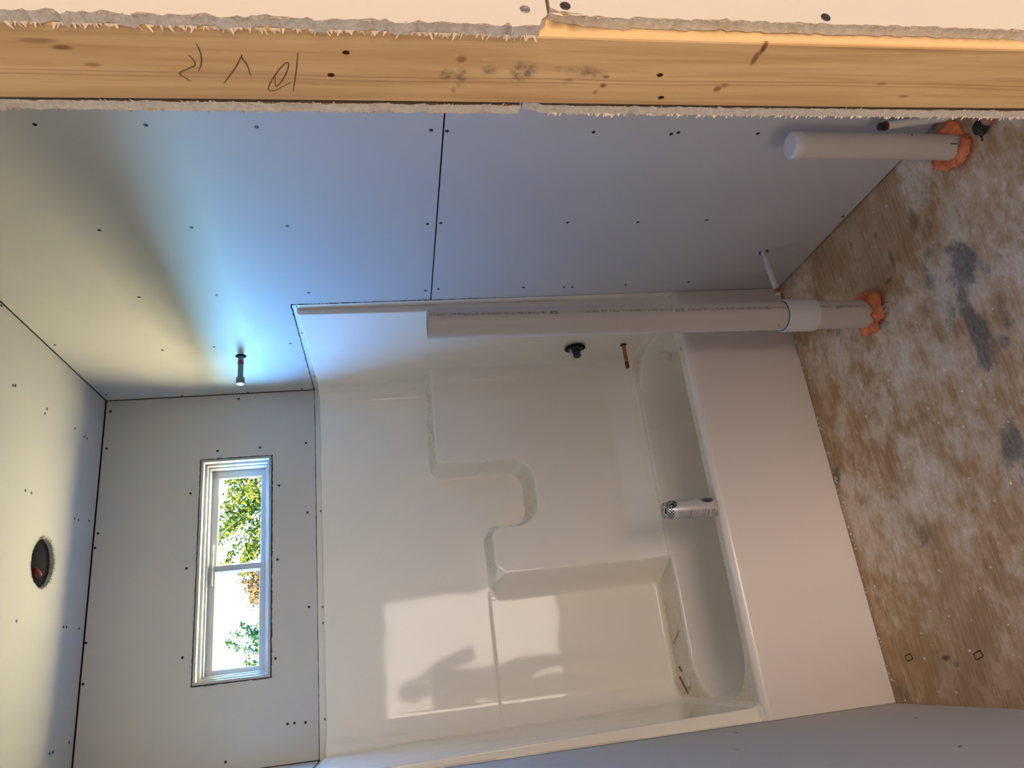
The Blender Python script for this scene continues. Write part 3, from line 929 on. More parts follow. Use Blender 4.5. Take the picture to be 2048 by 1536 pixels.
for st in STROKES:
    pts = [Vector((XJ - 0.0001, y, z)) for y, z in st]
    sm = []
    for i in range(len(pts) - 1):                       # Catmull-Rom
        p0, p1, p2, p3 = pts[max(i - 1, 0)], pts[i], pts[i + 1], pts[min(i + 2, len(pts) - 1)]
        for t in np.linspace(0, 1, 6, endpoint=False):
            sm.append(0.5 * ((2 * p1) + (p2 - p0) * t + (2 * p0 - 5 * p1 + 4 * p2 - p3) * t * t + (3 * p1 - p0 - 3 * p2 + p3) * t ** 3))
    sm.append(pts[-1])
    n = len(sm)
    bp.tube(sm, [0.00055 * (0.55 + 0.6 * math.sin(math.pi * (i + 1) / (n + 1))) for i in range(n)], 5)
tag(bp.build('pencil_writing', 'pencil', stud), 'pencilled carpenter marks 10 V 2 upside down')
# left side and head of the doorway (outside the picture)
wl = Bag()
wl.box((-2.4, Y0 + T, 0), (-0.042, Y1 - T, H))
wl.box((-0.042, Y0 + T, 2.19), (XJ + 0.08, Y1 - T, H))
wfl = tag(wl.build('wall_front_left', 'sheath'), 'doorway wall left of and above the opening', kind='structure')
bev(Bag().box((-0.041, Y0 + T + 0.0004, 0), (-0.003, Y1 - T - 0.002, 2.10)).build('stud', 'stud', wfl), 0.0025)
bev(Bag().box((-0.041, Y0 + T + 0.0004, 2.10), (XJ + 0.038, Y1 - T - 0.002, 2.189)).build('door_header', 'stud_front', wfl), 0.0025)
oL = [(-2.2, 0.004), (-0.010, 0.004)] + rag((-0.010, 0.004), (-0.006, 2.106), 0.008, 0.001) + rag((-0.006, 2.106), (XJ - 0.002, 2.106), 0.008, 0.001) + [(XJ - 0.002, 2.106), (XJ - 0.002, H), (-2.2, H)]
plate('drywall_panel', oL, [], T, fr_out, ['drywall_hall', 'gypsum'], wfl)
iL = [(-0.01, 0.004), (-0.005, 0.004), (-0.005, 2.106)] + rag((-0.005, 2.106), (XJ, 2.106), 0.008, 0.001) + [(XJ, 2.106), (XJ, H), (-0.01, H)]
plate('drywall_panel', iL, [], T - 0.001, fr_in, ['drywall', 'gypsum'], wfl)

# ---- the hall behind the camera
def slab(name, a, c, m_, lab):
    return tag(Bag().box(a, c).build(name, m_), lab, kind='structure')
slab('ceiling_hall', (-2.4, -6.1, H), (2.8, Y0 + 0.12, H + 0.25), 'drywall_hall', 'wallboard ceiling of the hall')
slab('wall_hall_left', (-2.4, -6.1, 0), (-2.2, Y0, H), 'drywall_hall', 'left wall of the hall')
slab('wall_hall_right', (2.6, -6.1, 0), (2.8, Y0, H), 'drywall_hall', 'right wall of the hall')
slab('wall_hall_back', (-2.4, -6.1, 0), (2.8, -5.9, H), 'drywall_hall', 'back wall of the hall')

# ---- window
win = empty('window_1', (0.763, 0.86, 2.197))
tag(win, 'narrow white vinyl slider window high in the back wall', kind='structure')


def ring(x0, x1, z0, z1, t, y0, y1, tz=None):
    """rectangular frame between y0 and y1, bars t wide"""
    tz = tz or t
    return Bag().box((x0, y0, z0), (x0 + t, y1, z1)).box((x1 - t, y0, z0), (x1, y1, z1)).box((x0 + t, y0, z0), (x1 - t, y1, z0 + tz)).box((x0 + t, y0, z1 - tz), (x1 - t, y1, z1))




bev(ring(wx0 + 0.005, wx1 - 0.005, wz0 + 0.005, wz1 - 0.005, 0.011, 0.806, 0.90).build('window_frame', 'vinyl', win))
bev(ring(wx0 + 0.016, wx1 - 0.016, wz0 + 0.016, wz1 - 0.016, 0.010, 0.835, 0.902).build('window_stop', 'vinyl', win))
bev(ring(wx0 + 0.026, wx1 - 0.026, wz0 + 0.026, wz1 - 0.026, 0.008, 0.855, 0.902).build('window_track', 'vinyl', win))
gx0, gx1, gz0, gz1 = 0.366, 1.148, 2.110, 2.2815
bev(ring(gx0 - 0.021, 0.772, gz0 - 0.028, gz1 + 0.031, 0.021, 0.876, 0.892, 0.028).build('window_sash', 'vinyl', win))
bev(ring(0.742, gx1 + 0.034, gz0 - 0.028, gz1 + 0.031, 0.034, 0.893, 0.908, 0.028).build('window_sash', 'vinyl', win))
ring(wx0 - 0.08, wx1 + 0.08, wz0 - 0.08, wz1 + 0.08, 0.088, 0.8775, 0.8845).build('window_leak_seal', 'vinyl', win)  # unseen ring added to keep sky light from leaking round the frame
mr = Bag().box((0.746, 0.872, gz0 - 0.005), (0.770, 0.8765, gz1 + 0.005)).build('meeting_rail', 'rail', win)
bev(Bag().box((0.69, 0.866, gz1 + 0.012), (0.86, 0.8757, gz1 + 0.018)).build('sash_catch', 'vinyl', win), 0.001)
Bag().box((gx0 - 0.004, 0.882, gz0 - 0.004), (0.755, 0.886, gz1 + 0.004)).build('window_pane', 'glass', win)
Bag().box((0.755, 0.899, gz0 - 0.004), (gx1 + 0.004, 0.903, gz1 + 0.004)).build('window_pane', 'glass', win)

# ================================================================ TUB AND SHOWER UNIT (one moulded piece)
tub = empty('tub_shower_unit', (W / 2, 0.4, 0.0))
tag(tub, 'glossy white one-piece bathtub and shower surround filling the alcove', 'bathtub')
XL_, XR_ = 0.040, 1.466            # inner faces of the side walls
YB = 0.75                          # nominal back, moved by the draft below
LIP = 0.010                        # rounding of the front lips


def arc(cx, cy, r, a0, a1, n):
    return [(cx + r * math.cos(a), cy + r * math.sin(a), math.cos(a), math.sin(a)) for a in np.linspace(a0, a1, n)]


prof = []                          # x, y, nx, ny (n = towards the bather), 1 on the walls and 0 on the flush front flange
FLX, FLY = 0.0012, 0.032
def seg(p0, p1, nn, n, last=False, w=1.0):
    for i in range(n + (1 if last else 0)):
        t = i / n
        prof.append((p0[0] + (p1[0] - p0[0]) * t, p0[1] + (p1[1] - p0[1]) * t, nn[0], nn[1], w))
seg((W - FLX, -0.0009), (W - FLX, FLY), (-1, 0), 6, False, 0.0)
seg((W - FLX, FLY), (XR_ + 0.006, FLY), (0, -1), 5)
for (x, y, cx, cy) in arc(XR_ + 0.006, FLY + 0.006, 0.006, -math.pi / 2, -math.pi, 8)[:-1]:
    prof.append((x, y, cx, cy, 1))
R_C = 0.055
seg((XR_, FLY + 0.006), (XR_, YB - R_C), (-1, 0), 60)
for (x, y, cx, cy) in arc(XR_ - R_C, YB - R_C, R_C, 0, math.pi / 2, 14)[:-1]:
    prof.append((x, y, -cx, -cy, 1))
R_D = 0.085
seg((XR_ - R_C, YB), (XL_ + R_D, YB), (0, -1), 330)
for (x, y, cx, cy) in arc(XL_ + R_D, YB - R_D, R_D, math.pi / 2, math.pi, 16)[:-1]:
    prof.append((x, y, -cx, -cy, 1))
seg((XL_, YB - R_D), (XL_, FLY + 0.006), (1, 0), 60)
for (x, y, cx, cy) in arc(XL_ - 0.006, FLY + 0.006, 0.006, 0, -math.pi / 2, 8)[:-1]:
    prof.append((x, y, cx, cy, 1))
seg((XL_ - 0.006, FLY), (FLX, FLY), (0, -1), 5)
seg((FLX, FLY), (FLX, -0.0009), (1, 0), 6, True, 0.0)
prof = np.array(prof)
PX, PY, NX, NY, PW = prof.T
NS = len(prof)
lipw = PW                                       # 0 on the front flange, 1 on the walls

ZT = 1.842
zs = np.concatenate([np.linspace(0.395, 0.46, 16, endpoint=False), np.linspace(0.46, 1.835, 330)])

# raised part of the back with shelves and soap recess: outline in x, z
def rpoly(pts):
    """polygon with rounded corners: (x, z, radius)"""
    out = []
    n = len(pts)
    for i in range(n):
        p, a, c = [Vector(pts[(i + k) % n][:2]) for k in (0, -1, 1)]
        r = pts[i][2]
        if r <= 0:
            out.append(tuple(p)); continue
        u, w = (a - p).normalized(), (c - p).normalized()
        half = math.acos(max(-1, min(1, u.dot(w)))) / 2
        d = r / math.tan(half)
        ce = p + (u + w).normalized() * (r / math.sin(half))
        q0, q1 = p + u * d - ce, p + w * d - ce
        a0, a1 = math.atan2(q0.y, q0.x), math.atan2(q1.y, q1.x)
        da = (a1 - a0 + math.pi) % (2 * math.pi) - math.pi
        for t in np.linspace(0, 1, 8):
            out.append((ce.x + r * math.cos(a0 + da * t), ce.y + r * math.sin(a0 + da * t)))
    return out
POLY = rpoly([(1.70, 1.362, 0), (1.052, 1.368, 0.035), (1.055, 0.968, 0.085), (0.795, 0.968, 0.075), (0.795, 1.165, 0.050), (0.555, 1.163, 0.02), (0.555, 0.20, 0), (1.70, 0.20, 0)])


def sdf(X, Z):
    P = np.array(POLY)
    dmin = np.full(X.shape, 1e9)
    inside = np.zeros(X.shape, bool)
    for i in range(len(P)):
        a, c = P[i], P[(i + 1) % len(P)]
        e = c - a
        t = np.clip(((X - a[0]) * e[0] + (Z - a[1]) * e[1]) / (e @ e), 0, 1)
        dmin = np.minimum(dmin, np.hypot(X - a[0] - e[0] * t, Z - a[1] - e[1] * t))
        cond = ((a[1] > Z) != (c[1] > Z))
        with np.errstate(divide='ignore', invalid='ignore'):
            xi = a[0] + (Z - a[1]) * e[0] / (e[1] if e[1] != 0 else 1e-12)
        inside ^= cond & (X < xi)
    return np.where(inside, dmin, -dmin)


def sst(a, b_, x):
    t = np.clip((x - a) / (b_ - a), 0, 1)
    return t * t * (3 - 2 * t)


def y_back(X, Z):
    yb = 0.733 + 0.029 * np.clip((Z - 0.45) / 0.72, 0, 1) + 0.016 * np.clip((Z - 1.17) / 0.67, 0, 1)
    lowl = (1 - sst(1.168, 1.180, Z)) * (1 - sst(0.50, 0.56, X))
    return yb + 0.006 * lowl


def y_front(Z):
    return 0.598 + 0.028 * (Z - 0.6) - 0.036 * (1 - sst(0.455, 0.60, Z))


Xg, Zg = np.meshgrid(PX, zs)                    # rows = z
Yg0 = np.broadcast_to(PY, Xg.shape)
yb = y_back(Xg, Zg)
wdt = 0.020 + (0.105 - 0.020) * (1 - sst(0.57, 0.66, Xg)) * (1 - sst(1.13, 1.163, Zg))
wdt = wdt + 0.016 * sst(0.0, 0.03, np.minimum(np.abs(Zg - 1.366), np.abs(Zg - 1.163))) * (Xg > 0.66)
mask = sst(-0.5, 0.5, sdf(Xg, Zg) / wdt)
yfin = yb + (y_front(Zg) - yb) * mask
scale = yfin / YB
PIV = 0.045
Yg = np.where(Yg0 > PIV, PIV + (Yg0 - PIV) * (yfin - PIV) / (YB - PIV), Yg0)
# left corner cove is wide above, sloping sides (draft)
dr = 0.022 * (Zg - 0.45) / 1.4 * lipw[None, :]
side = np.where(PY < 0.70, np.sign(PX - W / 2), 0.0) * np.where((np.abs(NX) > 0.3) | (PY < 0.05), 1.0, 0.0)
Xg = np.clip(Xg + dr * side[None, :], FLX, W - FLX)
# flare where the walls meet the deck of the tub
rf = 0.022
q = np.clip(rf - (Zg - 0.447), 0, rf)
fl = (rf - np.sqrt(np.maximum(rf * rf - q * q, 0))) * lipw[None, :]
fl = np.minimum(fl, 0.02)
Xg = Xg + NX[None, :] * fl
Yg = Yg + NY[None, :] * fl
Vg = np.stack([Xg, Yg, Zg], -1)
# rolled upper edge and nailing flange
rows = [Vg]
top = Vg[-1]
NN = np.stack([NX, NY, np.zeros(NS)], -1)
for th in np.linspace(0.25, math.pi / 2, 5):
    r = 0.009
    rows.append((top - NN * (r * (1 - math.cos(th))) + np.array([0, 0, r * math.sin(th)]))[None])
tgt = top.copy()                                 # flange plane just behind the face of the boards
isb = PY > 0.70 - 0.03
tgt[:, 0] = np.where((np.abs(NX) > 0.01) | (PY < 0.05), np.where(PX > 0.75, W + 0.003, -0.003), top[:, 0])
tgt[:, 1] = np.where((np.abs(NY) > 0.01) & (PY > 0.3), D + 0.003, top[:, 1])
lipmask = lipw < 0.5
tgt[lipmask] = top[lipmask]
t1 = tgt.copy(); t1[:, 2] = ZT + 0.003
t2 = tgt.copy(); t2[:, 2] = np.where((np.abs(NY) > 0.01) & (PY > 0.3), 1.8668 + 0.005 * (1 - np.clip(PX / W, 0, 1)), 1.8578 + np.where(PX > 0.75, 0.0095, 0.012) * np.clip(PY / 0.75, 0, 1))
rows += [t1[None], t2[None]]
Vall = np.concatenate(rows, 0)
NZ = Vall.shape[0]
idx = np.arange(NZ * NS).reshape(NZ, NS)
quads = np.stack([idx[:-1, :-1], idx[:-1, 1:], idx[1:, 1:], idx[1:, :-1]], -1).reshape(-1, 4)


def np_mesh(name, verts, quads, mats, parent, fm=None):
    me = bpy.data.meshes.new(name)
    me.vertices.add(len(verts))
    me.vertices.foreach_set('co', np.asarray(verts, np.float32).ravel())
    nq = len(quads)
    me.loops.add(nq * 4)
    me.loops.foreach_set('vertex_index', np.asarray(quads, np.int32).ravel())
    me.polygons.add(nq)
    me.polygons.foreach_set('loop_start', np.arange(0, nq * 4, 4, dtype=np.int32))
    me.polygons.foreach_set('use_smooth', np.ones(nq, bool))
    for m_ in mats:
        me.materials.append(MT[m_])
    if fm is not None:
        me.polygons.foreach_set('material_index', np.asarray(fm, np.int32))
    me.update(calc_edges=True)
    o = bpy.data.objects.new(name, me)
    link(o, parent)
    return o


ncol = NS - 1
rowi = np.arange(len(quads)) // ncol
surround = np_mesh('surround', Vall.reshape(-1, 3), quads, ['gel', 'flange'], tub, np.where(rowi >= NZ - 2, 1, 0))
if len(surround.data.polygons) == len(quads):
    surround.data.polygons.foreach_set('use_smooth', rowi < NZ - 3)
# light-coloured nails through the flange and lip
for p, nrm in (((0.9521, D + 0.0027, 1.85 + 0*1.8600), (0, -1, 0)), ((0.5585, D + 0.0027, 1.85 + 0*1.8620), (0, -1, 0)), ((0.4963, D + 0.0027, 1.85 + 0*1.8625), (0, -1, 0)), ((0.1409, D + 0.0027, 1.85 + 0*1.864), (0, -1, 0)),
               ((W + 0.0027, 0.23, 1.851), (-1, 0, 0)), ((W + 0.0027, 0.66, 1.852), (-1, 0, 0))):
    o = bpy.data.objects.new('flange_screw', SCREW_G)
    o.location = p
    o.rotation_euler = Vector(nrm).to_track_quat('Z', 'Y').to_euler()
    link(o, tub)

# basin
def rrect(x0, x1, y0, y1, r, na=14, nl=(30, 16)):
    pts = []
    cs = [(x1 - r, y1 - r, 0), (x0 + r, y1 - r, 90), (x0 + r, y0 + r, 180), (x1 - r, y0 + r, 270)]
    for k, (cx, cy, a0) in enumerate(cs):
        ar = [(cx + r * math.cos(math.radians(a0 + 90 * t)), cy + r * math.sin(math.radians(a0 + 90 * t))) for t in np.linspace(0, 1, na)]
        pts += ar
        nx_ = cs[(k + 1) % 4]
        a1 = nx_[2]
        e = (nx_[0] + r * math.cos(math.radians(a1)), nx_[1] + r * math.sin(math.radians(a1)))
        m_ = nl[0] if k in (0, 2) else nl[1]
        for t in np.linspace(0, 1, m_ + 2)[1:-1]:
            pts.append((ar[-1][0] + (e[0] - ar[-1][0]) * t, ar[-1][1] + (e[1] - ar[-1][1]) * t))
    return np.array(pts)
ZR = 0.447
loops = []
def lp(inL, inR, inF, inB, r, z):
    p = rrect(0.052 + inL, 1.452 - inR, 0.054 + inF, 0.556 - inB, r)
    loops.append(np.column_stack([p, np.full(len(p), z)]))
p = rrect(0.001, W - 0.001, 0.0215, 0.78, 0.002)
loops.append(np.column_stack([p, np.full(len(p), ZR)]))
lp(-0.004, -0.004, -0.004, -0.004, 0.175, ZR)
for th in np.linspace(0, math.pi / 2, 6):
    i = 0.014 * math.sin(th); dz = 0.014 * (1 - math.cos(th))
    lp(i, i, i, i, 0.17, ZR - dz)
for (L, R_, F_, B_, r, z) in ((0.03, 0.020, 0.018, 0.020, 0.17, 0.38), (0.055, 0.030, 0.024, 0.028, 0.165, 0.30), (0.09, 0.042, 0.032, 0.036, 0.16, 0.22), (0.125, 0.055, 0.042, 0.046, 0.155, 0.165),
                              (0.150, 0.075, 0.058, 0.062, 0.15, 0.130), (0.180, 0.105, 0.085, 0.090, 0.13, 0.110), (0.215, 0.14, 0.115, 0.125, 0.10, 0.104), (0.40, 0.33, 0.24, 0.24, 0.008, 0.100)):
    lp(L, R_, F_, B_, r, z)
NL = len(loops[0])
bv_ = np.concatenate(loops, 0)
bf = []
for k in range(len(loops) - 1):
    for i in range(NL):
        j = (i + 1) % NL
        bf.append((k * NL + i, k * NL + j, (k + 1) * NL + j, (k + 1) * NL + i))
basin = np_mesh('basin', bv_, bf, ['gel'], tub)
mesh('basin_floor', loops[-1], [list(range(NL))], 'gel', tub)
# apron: outer face and rounded rim edge, swept along x
ap = [(0.0, 0.0), (0.0, 0.30), (0.0, ZR - 0.024)] + [(0.022 - 0.022 * math.cos(a), ZR - 0.024 + 0.024 * math.sin(a)) for a in np.linspace(0.15, math.pi / 2, 9)]
nx_ = 60
v = [(x, y, z) for x in np.linspace(0.0012, W - 0.0012, nx_) for (y, z) in ap]
n = len(ap)
f = [(k * n + i, (k + 1) * n + i, (k + 1) * n + i + 1, k * n + i + 1) for k in range(nx_ - 1) for i in range(n - 1)]
apron = np_mesh('apron', v, f, ['gel_matte'], tub)
# overflow cover on the end wall of the basin
bo = Bag().lathe([(0.030, 0), (0.030, 0.012), (0.027, 0.013), (0.027, 0.017), (0.0245, 0.032), (0.021, 0.037)], (1.425, 0.415, 0.352), (-1, 0.0, 0.12), 28)
bo.build('overflow_cover', 'gel', tub, smooth=True, auto=35)

# ================================================================ THINGS
# ---- tall drain pipe
PB = Vector((1.1676, -0.4400, 0.0))
PT = Vector((1.1905, -0.4500, 1.4215))
pax = (PT - PB).normalized()
pipe = empty('drain_pipe', PB)
tag(pipe, 'tall printed grey-white plastic drain pipe rising from orange foam beside the tub', 'pipe')
RP = 0.04445


def on_axis(t):
    return PB + pax * t


bz = Bag()
L = (PT - PB).length
bz.lathe([(RP, -0.02), (RP, L), (RP - 0.0055, L), (RP - 0.0055, L - 0.25)], PB, pax, 48, cap0=False, cap1=False)
bz.build('pipe_wall', 'pvc', pipe, smooth=True, auto=40)
zc0, zc1 = 0.207, 0.312
bc_ = Bag().lathe([(RP + 0.0002, zc0), (RP + 0.0055, zc0), (RP + 0.0065, zc0 + 0.001), (RP + 0.0065, zc1 - 0.001), (RP + 0.0055, zc1), (RP + 0.0002, zc1 - 0.0005)], PB, pax, 48, cap0=False, cap1=False)
tag(bc_.build('coupling', 'pvc_white', pipe, smooth=True, auto=40), 'whiter coupling sleeve')
Bag().lathe([(RP + 0.0002, zc1 - 0.0002), (RP + 0.0022, zc1 + 0.0003), (RP + 0.0002, zc1 + 0.0015)], PB, pax, 48, cap0=False, cap1=False).build('primer_ring', 'primer', pipe, smooth=True)


def wrap_text(name, body, size, t0, t1, ang, mat, parent, shear=0.0, bold=0.0):
    """print text along the pipe, from height t0 to t1 (stretched to fit), tops of the letters towards the left"""
    cu = bpy.data.curves.new(name, 'FONT')
    cu.body = body
    cu.size = size
    cu.shear = shear
    cu.offset = bold
    cu.resolution_u = 1
    to = bpy.data.objects.new('tmp', cu)
    COL.objects.link(to)
    dg = bpy.context.evaluated_depsgraph_get()
    me = bpy.data.meshes.new_from_object(to.evaluated_get(dg))
    bpy.data.objects.remove(to)
    co = np.empty(len(me.vertices) * 3)
    me.vertices.foreach_get('co', co)
    co = co.reshape(-1, 3)
    x0, x1 = co[:, 0].min(), co[:, 0].max()
    u0 = Vector((0.25, -2.34, 0)) - Vector((PB.x, PB.y, 0))
    u0 = (u0 - pax * u0.dot(pax)).normalized()                # towards the viewer
    r0 = pax.cross(u0) * -1.0                                  # viewer's left
    new = []
    for x, y, _ in co:
        t = t0 + (x - x0) / (x1 - x0) * (t1 - t0)
        a = ang + y / RP                                       # letters' up goes to the left
        new.append(on_axis(t) + (u0 * math.cos(a) + r0 * math.sin(a)) * (RP + 0.00025))
    me.vertices.foreach_set('co', np.array([tuple(p) for p in new]).ravel())
    me.materials.clear()
    me.materials.append(MT[mat])
    me.update()
    o = bpy.data.objects.new(name, me)
    link(o, parent)
    return o


SP = '3" IPS SCH 40 COEXTRUDED CELLULAR CORE PVC DWV PIPE NSF\u00ae-dwv U.P. CODE ASTM F 891-24'
TA = -0.70
wrap_text('pipe_print', 'ASTM F 891-24', 0.0125, 0.165, 0.203, TA, 'ink', pipe)
wrap_text('pipe_print', 'CHARLOTTE PIPE', 0.0160, 0.125, 0.150, TA, 'ink', pipe, 0.3, 0.0003)
wrap_text('pipe_print', 'LP-11b FPC-GW+SP-11b MADE IN U.S.A.', 0.0112, 0.05, 0.121, TA, 'ink', pipe)
wrap_text('pipe_print', SP, 0.0125, 0.318, 0.640, TA, 'ink', pipe)
wrap_text('pipe_print', 'CHARLOTTE PIPE', 0.0160, 0.652, 0.682, TA, 'ink', pipe, 0.3, 0.0003)
wrap_text('pipe_print', 'LP-11b FPC-GW+SP-11b MADE IN U.S.A.  07/24/25  04:43  FUNC EXT 10 16', 0.0115, 0.690, 0.985, TA, 'ink', pipe)
wrap_text('pipe_print', 'PIPELINE', 0.0155, 1.040, 1.066, TA, 'ink', pipe, 0.3, 0.0003)
wrap_text('pipe_print', 'CHARLOTTE PIPE AND FOUNDRY\u00ae ' + SP, 0.0125, 1.076, 1.4165, TA, 'ink', pipe)
# pencil ticks
bt = Bag()
bt.tube([on_axis(0.345) + Vector((-0.0405, -0.0205, 0)), on_axis(0.338) + Vector((-0.0425, -0.0165, 0))], 0.0006, 5)
bt.build('pencil_tick', 'ink', pipe)
bt = Bag()
bt.tube([on_axis(0.372) + Vector((0.0015, -0.0449, 0)), on_axis(0.385) + Vector((0.0100, -0.0438, 0))], 0.0004, 5)
bt.build('pencil_tick', 'ink', pipe)


def foam_ring(name, c, r, lab, seed, ry=1.0, gaps=()):
    """lumpy ring of expanding foam round a pipe at the floor"""
    nu, nv = 72, 18
    v, f = [], []
    for i in range(nu):
        a = 2 * math.pi * i / nu
        k = 0.85 + 0.75 * mnoise.noise(Vector((math.cos(a) * 1.5, math.sin(a) * 1.5, seed)))
        for (g0, g1, s_) in gaps:
            if g0 < a < g1: k *= s_
        rad = 0.017 * k
        rr = r + rad * 0.45
        for j in range(nv):
            t = 2 * math.pi * j / nv
            p = Vector((c[0] + (rr + rad * 1.25 * math.cos(t)) * math.cos(a), c[1] + (rr + rad * 1.25 * math.cos(t)) * math.sin(a), 0.004 + rad * 0.8 * (0.9 + math.sin(t))))
            p += Vector((1, 1, 0.8)) * 0 + (p - Vector((c[0], c[1], 0))).normalized() * 0.009 * mnoise.noise(p * 60 + Vector((seed, 0, 0)))
            p.z += 0.011 * mnoise.noise(p * 60 + Vector((0, seed, 0)))
            p.z = max(p.z, 0.0005)
            v.append(p)
    for i in range(nu):
        for j in range(nv):
            f.append([i * nv + j, ((i + 1) % nu) * nv + j, ((i + 1) % nu) * nv + (j + 1) % nv, i * nv + (j + 1) % nv])
    o = mesh(name, v, f, 'foam', None, True)
    tag(o, lab, 'foam')
    return o


foam_ring('foam_seal', (PB.x + 0.004, PB.y - 0.003), RP, 'orange foam round the foot of the tall printed pipe', 3.0)
foam_ring('foam_seal', (1.405, -0.951), 0.034, 'orange foam round the foot of the short capped pipe', 9.0)
for (x, y, lx, ly, a, lab) in ((1.150, -0.512, 0.009, 0.024, 0.5, 'whitish flake of plaster beside the tall pipe, the larger of two'), (1.108, -0.487, 0.006, 0.016, -0.3, 'small whitish flake of plaster beside the tall pipe, the smaller of two')):
    bq = Bag()
    ca, sa = math.cos(a), math.sin(a)
    pts = [(x + lx * math.cos(t) * q * ca - ly * math.sin(t) * q * sa, y + lx * math.cos(t) * q * sa + ly * math.sin(t) * q * ca) for t, q in zip(np.linspace(0, 2 * math.pi, 9, endpoint=False), (1, .8, 1.1, .9, 1, .75, 1.1, .85, 1))]
    n = len(pts)
    bq.add([(px, py, 0.0006) for px, py in pts] + [(px, py, 0.004 + 0.010 * (i % 3 == 0)) for i, (px, py) in enumerate(pts)], [list(range(n))[::-1], [n + i for i in range(n)]] + [[i, (i + 1) % n, n + (i + 1) % n, n + i] for i in range(n)])
    tag(bq.build('plaster_flake', 'flake'), lab, 'scrap')

# ---- short capped stub
st = empty('capped_pipe', (1.405, -0.951, 0))
tag(st, 'short white capped plastic pipe standing by the right wall in orange foam', 'pipe')
rs = 0.0335
sax = Vector((0.012, 0.0, 1)).normalized()
Bag().lathe([(rs, -0.02), (rs, 0.468)], (1.405, -0.951, 0), sax, 40).build('pipe_wall', 'pvc', st, smooth=True, auto=40)
Bag().lathe([(rs + 0.0002, 0.462), (rs + 0.0012, 0.463), (rs + 0.0012, 0.484), (rs + 0.0004, 0.4875), (rs - 0.0025, 0.4900), (rs - 0.006, 0.4905), (0.008, 0.491)], (1.405, -0.951, 0), sax, 40).build('pipe_cap', 'pvc_white', st, smooth=True)
bt = Bag()
bt.tube([(1.3905, -0.9825, 0.03), (1.3915, -0.9828, 0.05)], 0.0012, 6)
bt.build('pipe_mark', 'ink', st)
bt = Bag()
bt.tube([(1.4195, -0.9825, 0.155), (1.4197, -0.9826, 0.158)], 0.0015, 6)
bt.build('pipe_mark', 'ink', st)

# ---- leaning water pipe with its dark red cap
lo_ = Vector((1.486, -0.978, 0.0)); hi_ = Vector((1.463, -0.966, 0.207))
t = empty('supply_pipe', lo_)
tag(t, 'thin white water pipe with a dark red tip behind the capped pipe', 'pipe')
ax = (hi_ - lo_).normalized()
Bag().lathe([(0.0105, -0.01), (0.0105, (hi_ - lo_).length)], lo_, ax, 20).build('pipe_wall', 'pvc_white', t, smooth=True, auto=40)
Bag().lathe([(0.0108, 0.0), (0.0118, 0.001), (0.0118, 0.009), (0.0108, 0.010)], hi_ - ax * 0.003, ax, 20).build('clamp_ring', 'darkred', t, smooth=True, auto=40)
Bag().lathe([(0.0105, 0.0), (0.0105, 0.012), (0.008, 0.014)], hi_ + ax * 0.0065, ax, 20).build('pipe_cap', 'blackp', t, smooth=True, auto=40)

# ---- water pipe coming out of the right wall
hy, hz = -0.269, 0.202
s0 = Vector((W + 0.03, hy, hz + 0.001)); s1 = Vector((W - 0.150, hy, hz - 0.011))
t = empty('supply_pipe', (W, hy, hz))
tag(t, 'thin white water pipe with copper tip sticking out of the right wall', 'pipe')
ax = (s1 - s0).normalized()
L = (s1 - s0).length
Bag().lathe([(0.0100, 0), (0.0100, L)], s0, ax, 20).build('pipe_wall', 'pvc_white', t, smooth=True, auto=40)
Bag().lathe([(0.0102, 0), (0.0112, 0.001), (0.0112, 0.005), (0.0102, 0.006), (0.0085, 0.007), (0.0085, 0.011), (0.0108, 0.012), (0.0108, 0.0165), (0.009, 0.018)], s0 + ax * (L - 0.002), ax, 20).build('crimp_ring', 'copper', t, smooth=True, auto=40)
Bag().lathe([(0.0105, 0), (0.0085, 0.003)], s0 + ax * (L + 0.016), ax, 20).build('pipe_plug', 'pvc_white', t, smooth=True, auto=40)
Bag().tube([s1 + Vector((-0.014, 0, -0.009)), s1 + Vector((-0.022, 0.0, -0.014)), s1 + Vector((-0.026, 0.002, -0.012)), s1 + Vector((-0.036, 0.0, -0.013))], 0.0012, 6).build('wire_stub', 'blackp', t)
Bag().lathe([(0.019, 0), (0.019, 0.002)], (W + 0.011, hy, hz), (-1, 0, 0), 20).build('wall_hole_disc', 'dark', t)

# ---- fitting on the floor at the far right
t = empty('pipe_fitting', (1.392, -1.055, 0))
tag(t, 'small black and salmon pipe fitting on the floor next to the doorway post', 'fitting')
Bag().lathe([(0.012, 0), (0.021, 0.003), (0.021, 0.018), (0.014, 0.024)], (1.392, -1.045, 0.0005), (0.1, 0.1, 1), 14).build('body', 'blackp', t, smooth=True, auto=40)
Bag().tube([(1.392, -1.045, 0.012), (1.372, -1.040, 0.014), (1.362, -1.030, 0.008)], [0.008, 0.006, 0.003], 8).build('lug', 'blackp', t, smooth=True)
Bag().lathe([(0.0125, 0), (0.0125, 0.004)], (1.392, -1.062, 0.014), (0.1, -1, 0.05), 14).build('ring', 'blue', t, smooth=True, auto=40)
Bag().lathe([(0.015, 0), (0.016, 0.006), (0.013, 0.022)], (1.3925, -1.066, 0.0165), (0.1, -1, 0.0), 14).build('plug', 'salmon', t, smooth=True, auto=40)

